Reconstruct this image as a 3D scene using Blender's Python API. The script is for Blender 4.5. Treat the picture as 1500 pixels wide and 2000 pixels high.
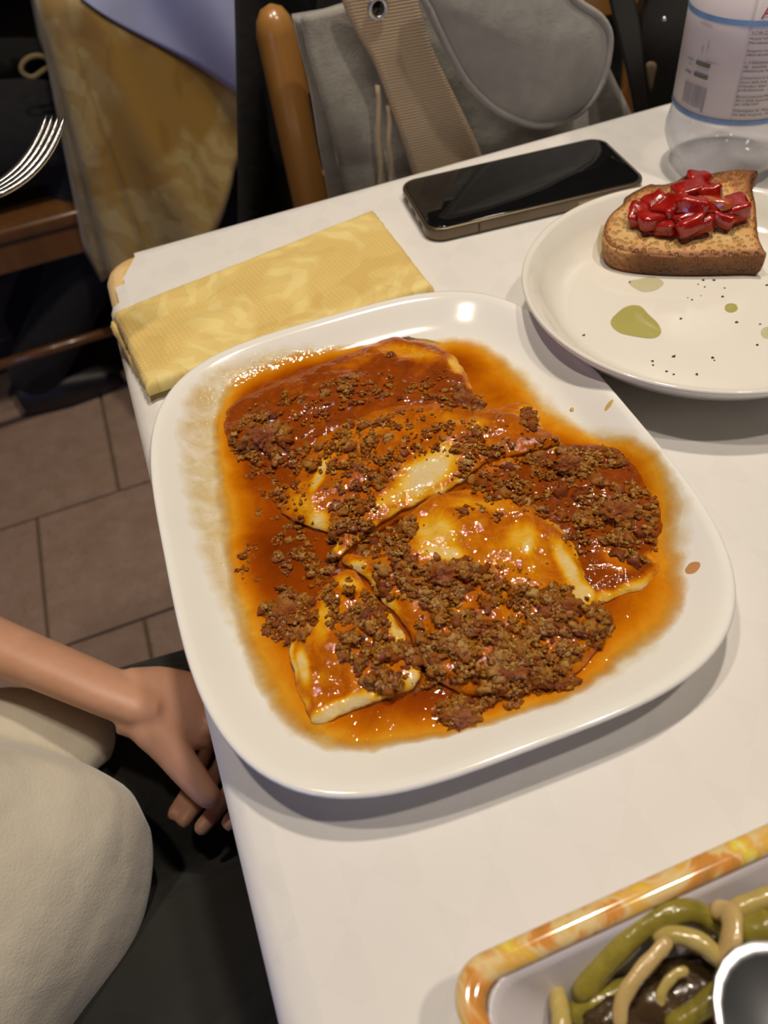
import bpy, bmesh, math, random
import numpy as np
from mathutils import Vector, noise
random.seed(7); rng = np.random.default_rng(7)
for o in list(bpy.data.objects): bpy.data.objects.remove(o)
SC = bpy.context.scene; COL = SC.collection
Z0 = 0.75                                   # table top height

# ------------------------------------------------------------------ camera
FPX, PITCH, ROLL, HC = 1523.0, .8583, -.1531, .2935
Fv = np.array([0, math.cos(PITCH), -math.sin(PITCH)])
u0 = np.array([0, math.sin(PITCH), math.cos(PITCH)]); r0 = np.array([1, 0, 0.])
Rv = r0*math.cos(ROLL) + u0*math.sin(ROLL); Uv = -r0*math.sin(ROLL) + u0*math.cos(ROLL)
cam_d = bpy.data.cameras.new('camera'); cam = bpy.data.objects.new('camera', cam_d); COL.objects.link(cam)
from mathutils import Matrix
cam.matrix_world = Matrix(((Rv[0], Uv[0], -Fv[0], 0), (Rv[1], Uv[1], -Fv[1], 0), (Rv[2], Uv[2], -Fv[2], Z0+HC), (0, 0, 0, 1)))
cam_d.sensor_fit = 'HORIZONTAL'; cam_d.sensor_width = 36; cam_d.lens = 36*FPX/1500
cam_d.clip_start = .01; cam_d.clip_end = 60
cam_d.dof.use_dof = True; cam_d.dof.focus_distance = .37; cam_d.dof.aperture_fstop = 13
SC.camera = cam

# ------------------------------------------------------------------ world, lamps, exposure
w = bpy.data.worlds.new('world'); SC.world = w; w.use_nodes = True
w.node_tree.nodes['Background'].inputs[0].default_value = (1, .86, .72, 1)
w.node_tree.nodes['Background'].inputs[1].default_value = .065
SC.view_settings.view_transform = 'Standard'; SC.view_settings.look = 'None'
SC.view_settings.gamma = 1; SC.view_settings.use_curve_mapping = False
SC.view_settings.exposure = 0.56
def lamp(name, loc, power, color, radius):
    d = bpy.data.lights.new(name, 'SPOT'); d.energy = power; d.spot_size = math.radians(128); d.spot_blend = .9; d.color = color; d.shadow_soft_size = radius*1.25
    o = bpy.data.objects.new(name, d); COL.objects.link(o); o.location = (loc[0], loc[1], Z0+loc[2]); return o
lamp('ceiling_spot_light', (.22, .62, 1.55), 31, (1, .87, .71), .035)
lamp('ceiling_spot_light', (-.30, .38, 1.6), 19, (1, .88, .73), .035)
lamp('ceiling_spot_light', (.60, .05, 1.6), 19, (1, .88, .74), .035)
ad = bpy.data.lights.new('cold_display_light', 'AREA'); ad.energy = 4.2; ad.color = (.30, .42, 1); ad.shape = 'RECTANGLE'; ad.size = .5; ad.size_y = .9
ao = bpy.data.objects.new('cold_display_light', ad); COL.objects.link(ao); ao.location = (-1.15, -1.2, Z0+.10)
ao.rotation_euler = (Vector((-.1, .9, Z0-.1))-Vector(ao.location)).to_track_quat('-Z', 'Y').to_euler()

# ------------------------------------------------------------------ helpers
def P(px, py, z=None, yy=None, dist=None):
    """point of the place that the photograph shows at (px,py), at height z over the table top, or on the plane y=yy"""
    D = (px-750)/FPX*Rv + (1000-py)/FPX*Uv + Fv
    if z is not None: t = (z-HC)/D[2]
    elif yy is not None: t = yy/D[1]
    else: t = dist
    return np.array([D[0]*t, D[1]*t, D[2]*t+HC+Z0])
ANG = math.radians(13.75); TU = np.array([math.cos(ANG), math.sin(ANG), 0]); TV = np.array([-math.sin(ANG), math.cos(ANG), 0])
TC = np.array([-.177, .540, Z0])            # far left corner of the table
def T(u, v, z=0): return TC + TU*u + TV*v + np.array([0, 0, z])
ORG = {}
def empty(name, loc, label=None, cat=None, group=None):
    o = bpy.data.objects.new(name, None); COL.objects.link(o); o.location = tuple(loc); o.empty_display_size = .02
    ORG[o.name] = np.array(loc, float); tag(o, label, cat, group); return o
def tag(o, label=None, cat=None, group=None, kind=None):
    if label: o['label'] = label
    if cat: o['category'] = cat
    if group: o['group'] = group
    if kind: o['kind'] = kind
    return o
def mk(name, verts, faces, mat=None, parent=None, smooth=True, loc=None, label=None, cat=None, group=None, kind=None, attr=None):
    V = np.array(verts, float)
    org = ORG[parent.name] if parent is not None else (np.array(loc, float) if loc is not None else np.array([V[:, 0].mean(), V[:, 1].mean(), V[:, 2].min()]))
    me = bpy.data.meshes.new(name); me.from_pydata((V-org).tolist(), [], [tuple(f) for f in faces]); me.update()
    if smooth: me.polygons.foreach_set('use_smooth', [True]*len(me.polygons))
    if mat: me.materials.append(mat)
    if attr:
        for k, a in attr.items():
            at = me.attributes.new(k, 'FLOAT', 'POINT'); at.data.foreach_set('value', np.asarray(a, np.float32))
    o = bpy.data.objects.new(name, me); COL.objects.link(o)
    if parent is not None: o.parent = parent
    else: o.location = tuple(org)
    ORG[o.name] = org
    return tag(o, label, cat, group, kind)
def grid_faces(nu, nv, wrap=False, off=0):
    F = []
    for i in range(nv-1):
        for j in range(nu if wrap else nu-1):
            a = off+i*nu+j; b = off+i*nu+(j+1) % nu
            F.append((a, b, b+nu, a+nu))
    return F
def tube(pts, rads, n=12, cap=True, squash=None):
    """tube through pts; rads per point (float or (ra,rb)); returns verts, faces"""
    pts = [np.array(p, float) for p in pts]; V = []; prev = None
    for i, p in enumerate(pts):
        t = pts[min(i+1, len(pts)-1)]-pts[max(i-1, 0)]; t = t/(np.linalg.norm(t)+1e-12)
        if prev is None:
            a = np.array([0, 0, 1.]) if abs(t[2]) < .9 else np.array([1., 0, 0])
        else: a = prev
        b = np.cross(t, a); b /= np.linalg.norm(b)+1e-12; a = np.cross(b, t); prev = a
        ra, rb = rads[i] if isinstance(rads[i], (tuple, list)) else (rads[i], rads[i])
        for k in range(n):
            th = 2*math.pi*k/n; V.append(p + a*math.cos(th)*ra + b*math.sin(th)*rb)
    F = grid_faces(n, len(pts), True)
    F = [f[::-1] for f in F]
    if cap:
        V.append(pts[0]); c0 = len(V)-1; V.append(pts[-1]); c1 = len(V)-1; L = (len(pts)-1)*n
        for k in range(n):
            F.append((c0, k, (k+1) % n)[::-1]) if False else F.append((c0, (k+1) % n, k)[::-1])
            F.append((c1, L+(k+1) % n, L+k)[::-1] if False else (c1, L+k, L+(k+1) % n)[::-1])
    return V, F
def join(parts):
    V = []; F = []
    for v, f in parts:
        o = len(V); V += list(v); F += [tuple(i+o for i in q) for q in f]
    return V, F
def fixn(o):
    bm = bmesh.new(); bm.from_mesh(o.data); bmesh.ops.recalc_face_normals(bm, faces=bm.faces); bm.to_mesh(o.data); bm.free(); return o
def bevel(o, w=.002, seg=2, ang=40):
    m = o.modifiers.new('b', 'BEVEL'); m.width = w; m.segments = seg; m.limit_method = 'ANGLE'; m.angle_limit = math.radians(ang); return o
def subsurf(o, l=1): m = o.modifiers.new('s', 'SUBSURF'); m.levels = l; m.render_levels = l; return o
def spline(pts, n, closed=False):
    """Catmull-Rom resample of points to n points, evenly by length"""
    Q = np.array(pts, float); m = len(Q); out = []
    segs = m if closed else m-1
    for i in range(segs):
        g = lambda k: Q[k % m] if closed else Q[min(max(k, 0), m-1)]
        a, b, c, d = g(i-1), g(i), g(i+1), g(i+2)
        for t in np.linspace(0, 1, 12, endpoint=False):
            out.append(.5*((2*b)+(-a+c)*t+(2*a-5*b+4*c-d)*t*t+(-a+3*b-3*c+d)*t**3))
    if not closed: out.append(Q[-1])
    out = np.array(out); ring = np.vstack([out, out[:1]]) if closed else out
    L = np.r_[0, np.cumsum(np.linalg.norm(np.diff(ring, axis=0), axis=1))]
    s = np.linspace(0, L[-1], n, endpoint=not closed)
    return np.stack([np.interp(s, L, ring[:, k]) for k in range(Q.shape[1])], 1)
def box(cx, cy, cz, sx, sy, sz, rz=0.):
    c, s = math.cos(rz), math.sin(rz); V = []
    for dz in (-.5, .5):
        for dx, dy in ((-.5, -.5), (.5, -.5), (.5, .5), (-.5, .5)):
            x, y = dx*sx, dy*sy; V.append((cx+x*c-y*s, cy+x*s+y*c, cz+dz*sz))
    return V, [(3, 2, 1, 0), (4, 5, 6, 7), (0, 1, 5, 4), (1, 2, 6, 5), (2, 3, 7, 6), (3, 0, 4, 7)]
def nz(x, y, z=0, s=1.): return noise.noise(Vector((x*s, y*s, z*s)))
def vnoise(X, Y, s, seed=0.):
    return np.array([noise.noise(Vector((a*s+seed, b*s-seed, seed))) for a, b in zip(np.ravel(X), np.ravel(Y))]).reshape(np.shape(X))

# polygon tests, vectorised
def poly_sd(x, y, poly):
    """signed distance, positive inside"""
    x = np.asarray(x, float).ravel(); y = np.asarray(y, float).ravel()
    A = np.array(poly)[:, :2]; B = np.roll(A, -1, 0); d = np.full(len(x), 9e9); ins = np.zeros(len(x), bool)
    for (ax, ay), (bx, by) in zip(A, B):
        ex, ey = bx-ax, by-ay; L = ex*ex+ey*ey+1e-18
        t = np.clip(((x-ax)*ex+(y-ay)*ey)/L, 0, 1)
        d = np.minimum(d, np.hypot(x-ax-t*ex, y-ay-t*ey))
        c = (ay > y) != (by > y)
        if ey: ins ^= c & (x < ax+(y-ay)*ex/ey)
    return np.where(ins, d, -d)

# ------------------------------------------------------------------ materials
class N:
    def __init__(s, name):
        s.m = bpy.data.materials.new(name); s.m.use_nodes = True; s.t = s.m.node_tree; s.b = s.t.nodes['Principled BSDF']
    def n(s, typ, **kw):
        o = s.t.nodes.new(typ)
        for k, v in kw.items():
            if k in o.inputs.keys() if isinstance(k, str) else False: s.set(o.inputs[k], v)
            else: setattr(o, k, v)
        return o
    def set(s, inp, v):
        if isinstance(v, bpy.types.NodeSocket): s.t.links.new(v, inp)
        else: inp.default_value = v
    def p(s, **kw):
        mp = dict(col='Base Color', rough='Roughness', metal='Metallic', alpha='Alpha', sss='Subsurface Weight', sssr='Subsurface Radius', ssss='Subsurface Scale', ior='IOR', trans='Transmission Weight', coat='Coat Weight', coatr='Coat Roughness', sheen='Sheen Weight', normal='Normal', spec='Specular IOR Level', sheenr='Sheen Roughness')
        for k, v in kw.items():
            if k == 'col' and isinstance(v, tuple) and len(v) == 3: v = (*v, 1)
            s.set(s.b.inputs[mp[k]], v)
        return s
    def noise(s, scale, detail=3, rough=.5, dist=0., coord='Object', vec=None):
        o = s.t.nodes.new('ShaderNodeTexNoise'); o.inputs['Scale'].default_value = scale; o.inputs['Detail'].default_value = detail
        o.inputs['Roughness'].default_value = rough; o.inputs['Distortion'].default_value = dist
        s.t.links.new(vec if vec is not None else s.coord(coord), o.inputs['Vector']); return o.outputs['Fac']
    def coord(s, c='Object'):
        if not hasattr(s, 'tc'): s.tc = s.t.nodes.new('ShaderNodeTexCoord')
        return s.tc.outputs[c]
    def mapping(s, scale=(1, 1, 1), rot=(0, 0, 0), vec=None):
        o = s.t.nodes.new('ShaderNodeMapping'); o.inputs['Scale'].default_value = scale; o.inputs['Rotation'].default_value = rot
        s.t.links.new(vec if vec is not None else s.coord(), o.inputs['Vector']); return o.outputs[0]
    def attr(s, name):
        o = s.t.nodes.new('ShaderNodeAttribute'); o.attribute_name = name; return o.outputs['Fac']
    def math(s, op, a, b=0., c=None, clamp=False):
        o = s.t.nodes.new('ShaderNodeMath'); o.operation = op; o.use_clamp = clamp; s.set(o.inputs[0], a); s.set(o.inputs[1], b)
        if c is not None: s.set(o.inputs[2], c)
        return o.outputs[0]
    def ramp(s, fac, stops, interp='LINEAR'):
        o = s.t.nodes.new('ShaderNodeValToRGB'); cr = o.color_ramp; cr.interpolation = interp
        while len(cr.elements) < len(stops): cr.elements.new(.5)
        for e, (p, c) in zip(cr.elements, stops):
            e.position = p; e.color = (*c, 1) if isinstance(c, tuple) and len(c) == 3 else ((c, c, c, 1) if not isinstance(c, tuple) else c)
        s.t.links.new(fac, o.inputs[0]); return o.outputs['Color']
    def mix(s, f, a, b, mode='MIX'):
        o = s.t.nodes.new('ShaderNodeMix'); o.data_type = 'RGBA'; o.blend_type = mode
        for i, v in ((0, f), (6, a), (7, b)):
            if isinstance(v, tuple) and len(v) == 3: v = (*v, 1)
            s.set(o.inputs[i], v)
        return o.outputs[2]
    def bump(s, h, strength=.3, dist=.001, prev=None):
        o = s.t.nodes.new('ShaderNodeBump'); o.inputs['Strength'].default_value = strength; o.inputs['Distance'].default_value = dist
        s.t.links.new(h, o.inputs['Height'])
        if prev is not None: s.t.links.new(prev, o.inputs['Normal'])
        return o.outputs[0]
    def voronoi(s, scale, feature='F1', vec=None, out='Distance'):
        o = s.t.nodes.new('ShaderNodeTexVoronoi'); o.feature = feature; o.inputs['Scale'].default_value = scale
        s.t.links.new(vec if vec is not None else s.coord(), o.inputs['Vector']); return o.outputs[out]
def plain(name, col, rough=.5, metal=0., var=.12, scale=40, bump=0., bs=300, **kw):
    m = N(name); f = m.noise(scale, 4)
    d = tuple(c*(1-var) for c in col); l = tuple(min(1, c*(1+var)) for c in col)
    m.p(col=m.ramp(f, [(.3, d), (.7, l)]), rough=rough, metal=metal, **kw)
    if bump: m.p(normal=m.bump(m.noise(bs, 3), bump, .001))
    return m.m
M = {}
M['china'] = plain('glazed_china', (.90, .885, .835), .12, var=.01, coat=.4, coatr=.05)
M['china2'] = plain('cream_glazed_china', (.85, .82, .74), .10, var=.01, coat=.4, coatr=.05)
def m_cloth():
    m = N('white_jacquard_cloth'); mp = m.mapping((1, 1, 1), (0, 0, -ANG))
    ck = m.t.nodes.new('ShaderNodeTexChecker'); m.t.links.new(m.mapping((1, 1, 1), (0, 0, .78-ANG)), ck.inputs['Vector']); ck.inputs['Scale'].default_value = 52
    ck2 = m.t.nodes.new('ShaderNodeTexChecker'); m.t.links.new(mp, ck2.inputs['Vector']); ck2.inputs['Scale'].default_value = 37
    pat = m.math('MULTIPLY', ck.outputs['Fac'], ck2.outputs['Fac'])
    wv = m.t.nodes.new('ShaderNodeTexWave'); wv.inputs['Scale'].default_value = 700; m.t.links.new(mp, wv.inputs['Vector'])
    wv2 = m.t.nodes.new('ShaderNodeTexWave'); wv2.bands_direction = 'Y'; wv2.inputs['Scale'].default_value = 700; m.t.links.new(mp, wv2.inputs['Vector'])
    hh = m.math('ADD', m.math('MULTIPLY', wv.outputs['Fac'], wv2.outputs['Fac']), m.math('MULTIPLY', pat, .6))
    b1 = m.bump(m.noise(9, 3, .5, .6), .35, .012); b2 = m.bump(hh, .12, .0004, b1)
    m.p(col=m.mix(pat, (.77, .75, .725), (.75, .73, .705)), rough=m.math('SUBTRACT', .85, m.math('MULTIPLY', pat, .12)), normal=b2, sheen=.15)
    return m.m
M['cloth'] = m_cloth()
def m_damask(name, base, dark, light, sc=1., depth=1.):
    m = N(name); v = m.coord()
    wv = m.t.nodes.new('ShaderNodeTexWave'); wv.wave_type = 'RINGS'; wv.rings_direction = 'SPHERICAL'
    vo = m.t.nodes.new('ShaderNodeTexVoronoi'); vo.inputs['Scale'].default_value = 16*sc; vo.inputs['Randomness'].default_value = .8; m.t.links.new(v, vo.inputs['Vector'])
    sub = m.t.nodes.new('ShaderNodeVectorMath'); sub.operation = 'SUBTRACT'; m.t.links.new(v, sub.inputs[0]); m.t.links.new(vo.outputs['Position'], sub.inputs[1])
    wv.inputs['Scale'].default_value = 20*sc; wv.inputs['Distortion'].default_value = 5; wv.inputs['Detail'].default_value = 2; wv.inputs['Detail Scale'].default_value = 2.5
    sc_ = m.t.nodes.new('ShaderNodeVectorMath'); sc_.operation = 'SCALE'; sc_.inputs['Scale'].default_value = 1.; m.t.links.new(vo.outputs['Position'], sc_.inputs[0])
    m.t.links.new(v, wv.inputs['Vector'])
    scroll = m.ramp(wv.outputs['Fac'], [(.42, 0.), (.6, 1.)])
    mask = m.ramp(m.noise(13*sc, 2, .5, .8), [(.44, 0.), (.52, 1.)])
    fl = m.math('MULTIPLY', scroll, mask)
    wa = m.t.nodes.new('ShaderNodeTexWave'); wb = m.t.nodes.new('ShaderNodeTexWave'); wb.bands_direction = 'Y'
    for q in (wa, wb): q.inputs['Scale'].default_value = 105; m.t.links.new(m.mapping((1, 1, 1), (0, 0, -.42)), q.inputs['Vector'])
    dots = m.ramp(m.math('MULTIPLY', wa.outputs['Fac'], wb.outputs['Fac']), [(.30, 0.), (.62, 1. if sc == 1. else .1)])
    dm = m.math('MULTIPLY', dots, m.math('SUBTRACT', 1., mask))
    c = m.mix(mask, base, tuple(.5*a+.5*b for a, b in zip(base, light)))
    c = m.mix(m.math('MULTIPLY', fl, .9), c, light); c = m.mix(m.math('MULTIPLY', dm, .75), c, light)
    c = m.mix(m.math('MULTIPLY', m.ramp(m.noise(26*sc, 2, .5, 1.), [(.55, 0.), (.62, 1.)]), .35), c, dark)
    h = m.math('ADD', m.math('MULTIPLY', fl, .8), dm)
    m.p(col=c, rough=.62, sheen=.25, normal=m.bump(h, .5*depth, .0006)); return m.m
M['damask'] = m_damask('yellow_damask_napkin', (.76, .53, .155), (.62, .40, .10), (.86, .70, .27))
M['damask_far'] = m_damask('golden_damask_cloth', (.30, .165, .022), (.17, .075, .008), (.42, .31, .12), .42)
M['yellowcloth'] = m_damask('peach_yellow_undercloth', (.72, .42, .12), (.74, .47, .17), (.86, .62, .30), .8, .4)
M['bluecloth'] = plain('bluish_overcloth', (.40, .43, .66), .8, var=.03, bump=.15)  # bluish white cloth, the blue tint is set in the base colour

# ------------------------------------------------------------------ the room
def box_obj(name, c, s, rz, mat, parent=None, **kw):
    return mk(name, *box(*c, *s, rz), mat, parent, smooth=False, **kw)
M['wall'] = plain('dark_wood_panelling', (.07, .045, .03), .6); M['ceil'] = plain('ceiling_plaster', (.30, .26, .22), .9)
def m_tile():
    m = N('pink_stone_tile'); oi = m.t.nodes.new('ShaderNodeObjectInfo'); 
    ad_ = m.t.nodes.new('ShaderNodeVectorMath'); m.t.links.new(m.coord(), ad_.inputs[0]); m.t.links.new(oi.outputs['Location'], ad_.inputs[1])
    f = m.noise(22, 5, .65, .4, vec=ad_.outputs[0]); g = m.noise(160, 3, .6, vec=ad_.outputs[0])
    c = m.ramp(f, [(.3, (.33, .215, .15)), (.7, (.42, .29, .215))]); c = m.mix(m.ramp(g, [(.60, 0.), (.72, 1.)]), c, (.24, .15, .11))
    m.p(col=c, rough=.42, normal=m.bump(g, .1, .001)); return m.m
M['tile'] = m_tile()
fl = box_obj('floor', (0, 1.2, -.03), (7.6, 8.6, .052), ANG, plain('grout', (.17, .12, .08), .9), kind='structure')
ts = .31
tv, tf = box(0, 0, -.002, ts-.006, ts-.006, .012, ANG)
tm = None; base_pt = np.array([-.489, 1.052])   # a tile joint
for i in range(-9, 12):
    for j in range(-6, 8):
        c = base_pt + TU[:2]*(i*ts + (ts/2 if j % 2 else 0) + ts/2) + TV[:2]*(j*ts+ts/2)
        if not (-2.6 < c[0] < 1.6 and -.6 < c[1] < 3.2): continue
        if tm is None:
            o = mk('tile', [np.array(q)+np.array([c[0], c[1], 0]) for q in tv], tf, M['tile'], fl, smooth=False)
            bevel(o, .0015, 2); tm = o; c_first = c
        else:
            o = tm.copy(); COL.objects.link(o); o.name = 'tile'; o.parent = fl
            o.location = (c[0]-c_first[0], c[1]-c_first[1], 0)
tm_org = None
for nm, c, s in (('wall_back', T(.2, 4.6, 0), (7.6, .1, 2.8)), ('wall_front', T(.2, -3.6, 0), (7.6, .1, 2.8))):
    box_obj(nm, (c[0], c[1], 1.4), s, ANG, M['wall'], kind='structure')
for nm, c, s in (('wall_left', T(-3.3, .5, 0), (.1, 8.3, 2.8)), ('wall_right', T(3.7, .5, 0), (.1, 8.3, 2.8))):
    box_obj(nm, (c[0], c[1], 1.4), s, ANG, M['wall'], kind='structure')
c = T(.2, .5, 0); box_obj('ceiling', (c[0], c[1], 2.86), (7.6, 8.6, .1), ANG, M['ceil'], kind='structure')

# ------------------------------------------------------------------ the table and its cloths
M['wood'] = None
def m_wood(name, a, b, rough=.3, sc=1.):
    m = N(name); f = m.noise(30*sc, 5, .6, 1.2, vec=m.mapping((1, 1, .12))); m.p(col=m.ramp(f, [(.3, a), (.7, b)]), rough=rough, coat=.5, coatr=.12); return m.m
M['wood'] = m_wood('varnished_beech', (.33, .15, .035), (.42, .205, .06))
M['darkwood'] = m_wood('brown_stained_wood', (.10, .038, .010), (.16, .066, .018))
TW, TD = 1.25, .92
tb = empty('dining_table', T(TW/2, -TD/2, -Z0), 'square-cornered dining table under the white cloth that carries the pasta platter', 'table')
bevel(mk('table_top', *box(*T(TW/2, -TD/2, -.022), TW-.03, TD-.03, .030, ANG), M['wood'], tb, smooth=False), .004)
for su in (.07, TW-.07):
    for sv in (-.07, -TD+.07):
        bevel(mk('leg', *box(*T(su, sv, -.3935), .055, .055, .713, ANG), M['wood'], tb, smooth=False), .004)
def perimeter(w, d, r, n=10, inset=0.):
    pts = []
    for (cu, cv, a0) in ((w-r, -r, 0), (r, -r, 90), (r, -d+r, 180), (w-r, -d+r, 270)):
        for k in range(n+1):
            a = math.radians(a0+90*k/n); pts.append((cu+(r-inset)*math.cos(a), cv+(r-inset)*math.sin(a), math.cos(a), math.sin(a)))
    # densify straight runs
    out = []
    for i, p in enumerate(pts):
        q = pts[(i+1) % len(pts)]; L = math.hypot(q[0]-p[0], q[1]-p[1]); m = max(1, int(L/.02))
        for k in range(m): out.append(tuple(p[j]+(q[j]-p[j])*k/m for j in range(4)))
    return out
def table_cloth(name, mat, zt, w, d, r, drop, amp, out=0., label='', seed=0., cut=None):
    per = perimeter(w, d, r); n = len(per)
    prof = [(-.016, 0), (-.009, -.0010), (-.004, -.0035), (-.001, -.008), (.0, -.014), (.001, -.03)] + [(.002, -.03-(drop-.03)*k/8) for k in range(1, 9)]
    V = []; 
    for k, (of, z) in enumerate(prof):
        for i, (pu, pv, nu_, nv_) in enumerate(per):
            dd = max(0, -z-.02); fo = amp*min(1, dd/.1)*(math.sin(i*.42+seed)+.6*math.sin(i*.19+1+seed))
            o = of+out+fo+dd*.06
            V.append(T(pu+nu_*o, pv+nv_*o, zt+z*(1 if k < 5 else 1)))
    F = [f[::-1] for f in grid_faces(n, len(prof), True)]
    keep = F
    if cut is not None:      # open the corner: drop faces whose vertices lie past the cut line
        keep = []
        for f in F:
            c = np.mean([V[i] for i in f], 0)
            if (c-cut[0])@cut[1] < 0: keep.append(f)
        ring = [V[i] for i in range(n)]; top = []
        for i in range(n):
            a, b = ring[i], ring[(i+1) % n]; sa, sb = (a-cut[0])@cut[1], (b-cut[0])@cut[1]
            if sa < 0: top.append(a)
            if (sa < 0) != (sb < 0): top.append(a+(b-a)*sa/(sa-sb))
        o0 = len(V); V += top; keep.append(tuple(range(o0, o0+len(top))))
    else: keep.append(tuple(range(n)))
    return mk(name, V, keep, mat, loc=T(w/2, -d/2, zt), label=label, cat='tablecloth')
def solid(o, t, off=-1): m = o.modifiers.new('t', 'SOLIDIFY'); m.thickness = t; m.offset = off; return o
table_cloth('yellow_undercloth', M['yellowcloth'], -.0022, TW, TD, .024, .14, .006, .0035, 'pale yellow undercloth showing at the table corner beneath the white cloth', .3)
pa, pb = P(276, 478, 0), P(204, 612, 0); dcut = pb-pa; ncut = np.array([dcut[1], -dcut[0], 0]); ncut /= np.linalg.norm(ncut)
if (T(0, 0)-pa)@ncut < 0: ncut = -ncut
table_cloth('white_tablecloth', M['cloth'], 0., TW, TD, .023, .12, .005, .0050, 'white jacquard tablecloth laid over the dining table, pasta platter on it', 0., (pa, ncut))

# ------------------------------------------------------------------ platter
PC = np.array([.0128, .2528]); PS, PASP, PN, PYAW = .1294, .908, 3.58, .2118
ca, sa = math.cos(PYAW), math.sin(PYAW)
prof_top = [(1.0, .0212), (.995, .0222), (.985, .0225), (.96, .0208), (.93, .0182), (.90, .0155), (.87, .0130), (.84, .0110), (.80, .0096), (.74, .0088), (.6, .0085), (.3, .0085), (0.02, .0085)]
def super_ring(s, n, N_=160):
    th = np.linspace(0, 2*math.pi, N_, endpoint=False); e = 2/n
    u = np.sign(np.cos(th))*abs(np.cos(th))**e*PS*PASP*s; v = np.sign(np.sin(th))*abs(np.sin(th))**e*PS/PASP*s
    # even spacing by angle smoothing
    return np.stack([PC[0]+u*ca-v*sa, PC[1]+u*sa+v*ca], 1)
def ringpts(s, n, N_=160):
    r = super_ring(s, n, 1600); L = np.r_[0, np.cumsum(np.linalg.norm(np.diff(np.vstack([r, r[:1]]), axis=0), axis=1))]
    q = np.linspace(0, L[-1], N_, endpoint=False); rr = np.vstack([r, r[:1]])
    return np.stack([np.interp(q, L, rr[:, k]) for k in (0, 1)], 1)
def plat_s(x, y):
    dx, dy = np.asarray(x)-PC[0], np.asarray(y)-PC[1]; u = (dx*ca+dy*sa)/PASP; v = (-dx*sa+dy*ca)*PASP
    return (abs(u)**PN+abs(v)**PN)**(1/PN)/PS
def plat_z(x, y):
    s = plat_s(x, y); ps = sorted(prof_top); return np.interp(s, [p[0] for p in ps], [p[1] for p in ps])
prof = [(.02, .0030), (.55, .0030), (.60, .0030), (.615, .0004), (.65, .0004), (.665, .004), (.78, .0055), (.86, .0085), (.93, .0140), (.98, .0190), (.997, .0204)] + prof_top
V = []
for s, z in prof:
    for x, y in ringpts(s, PN): V.append((x, y, Z0+z+.0004))
n = 160; F = grid_faces(n, len(prof), True); F.append(tuple(range(n))[::-1]); L = (len(prof)-1)*n; F.append(tuple(L+i for i in range(n)))
mk('serving_platter', V, F, M['china'], loc=(PC[0], PC[1], Z0), label='large white rounded-square platter holding the pasta in meat sauce', cat='platter')

# ------------------------------------------------------------------ the dish: sauce, pasta sheets, minced meat
def m_sauce():
    m = N('tomato_ragu_sauce'); t = m.attr('thick')
    t2 = m.math('ADD', t, m.math('MULTIPLY', m.math('SUBTRACT', m.noise(55, 4, .6, .5), .5), .45))
    c = m.ramp(t2, [(0., (.78, .50, .13)), (.12, (.72, .33, .020)), (.32, (.60, .180, .002)), (.60, (.33, .058, .001)), (1., (.12, .017, .001))])
    al = m.ramp(m.math('ADD', t, m.math('MULTIPLY', m.math('SUBTRACT', m.noise(140, 4, .6), .5), .12)), [(.0, 0.), (.07, .55), (.18, 1.)])
    h = m.noise(330, 2, .5, .4); h2 = m.noise(90, 3)
    m.p(col=c, rough=.055, alpha=al, spec=.5, normal=m.bump(h, .35, .0008, m.bump(h2, .18, .002))); return m.m
M['sauce'] = m_sauce()
def m_oil():
    m = N('oily_film'); t = m.attr('thick'); n1 = m.noise(70, 5, .65, .6)
    al = m.math('MULTIPLY', m.ramp(t, [(0., 0.), (.5, .55), (1., .65)]), m.ramp(n1, [(.30, .30), (.62, .95)]))
    m.p(col=m.ramp(m.noise(40, 3), [(.3, (.74, .58, .22)), (.7, (.72, .47, .10))]), rough=.08, alpha=al, normal=m.bump(m.noise(420, 3), .6, .0012)); return m.m
M['oil'] = m_oil()
def m_pasta():
    m = N('sauced_pasta'); t = m.attr('cream')
    t2 = m.math('ADD', t, m.math('MULTIPLY', m.math('SUBTRACT', m.noise(90, 5, .65, 1.2), .5), .62))
    c = m.ramp(t2, [(0., (.17, .026, .0)), (.20, (.30, .055, .0)), (.38, (.50, .125, .0)), (.54, (.66, .24, .001)), (.70, (.76, .37, .006)), (.86, (.78, .50, .09)), (1., (.74, .57, .28))])
    h = m.noise(340, 2, .55, .3); nb_ = m.bump(h, .5, .0011, m.bump(m.noise(110, 3), .5, .003)); m.set(m.b.inputs['Coat Normal'], nb_)
    m.p(col=c, rough=.8, spec=.08, normal=nb_, coat=.95, coatr=.03); return m.m
M['pasta'] = m_pasta()
def m_meat():
    m = N('browned_minced_meat'); t = m.attr('tone')
    f = m.math('ADD', m.math('MULTIPLY', t, .7), m.math('MULTIPLY', m.noise(900, 4, .6), .4))
    c = m.ramp(f, [(.12, (.15, .020, .001)), (.38, (.27, .060, .001)), (.66, (.38, .148, .011)), (1., (.56, .34, .10))])
    nb_ = m.bump(m.noise(1100, 3, .7), .8, .0010); m.set(m.b.inputs['Coat Normal'], nb_)
    m.p(col=c, rough=.8, spec=.1, normal=nb_, coat=1., coatr=.045, sss=.3, ssss=.0012, sssr=(1, .5, .2)); return m.m
M['meat'] = m_meat()

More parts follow.
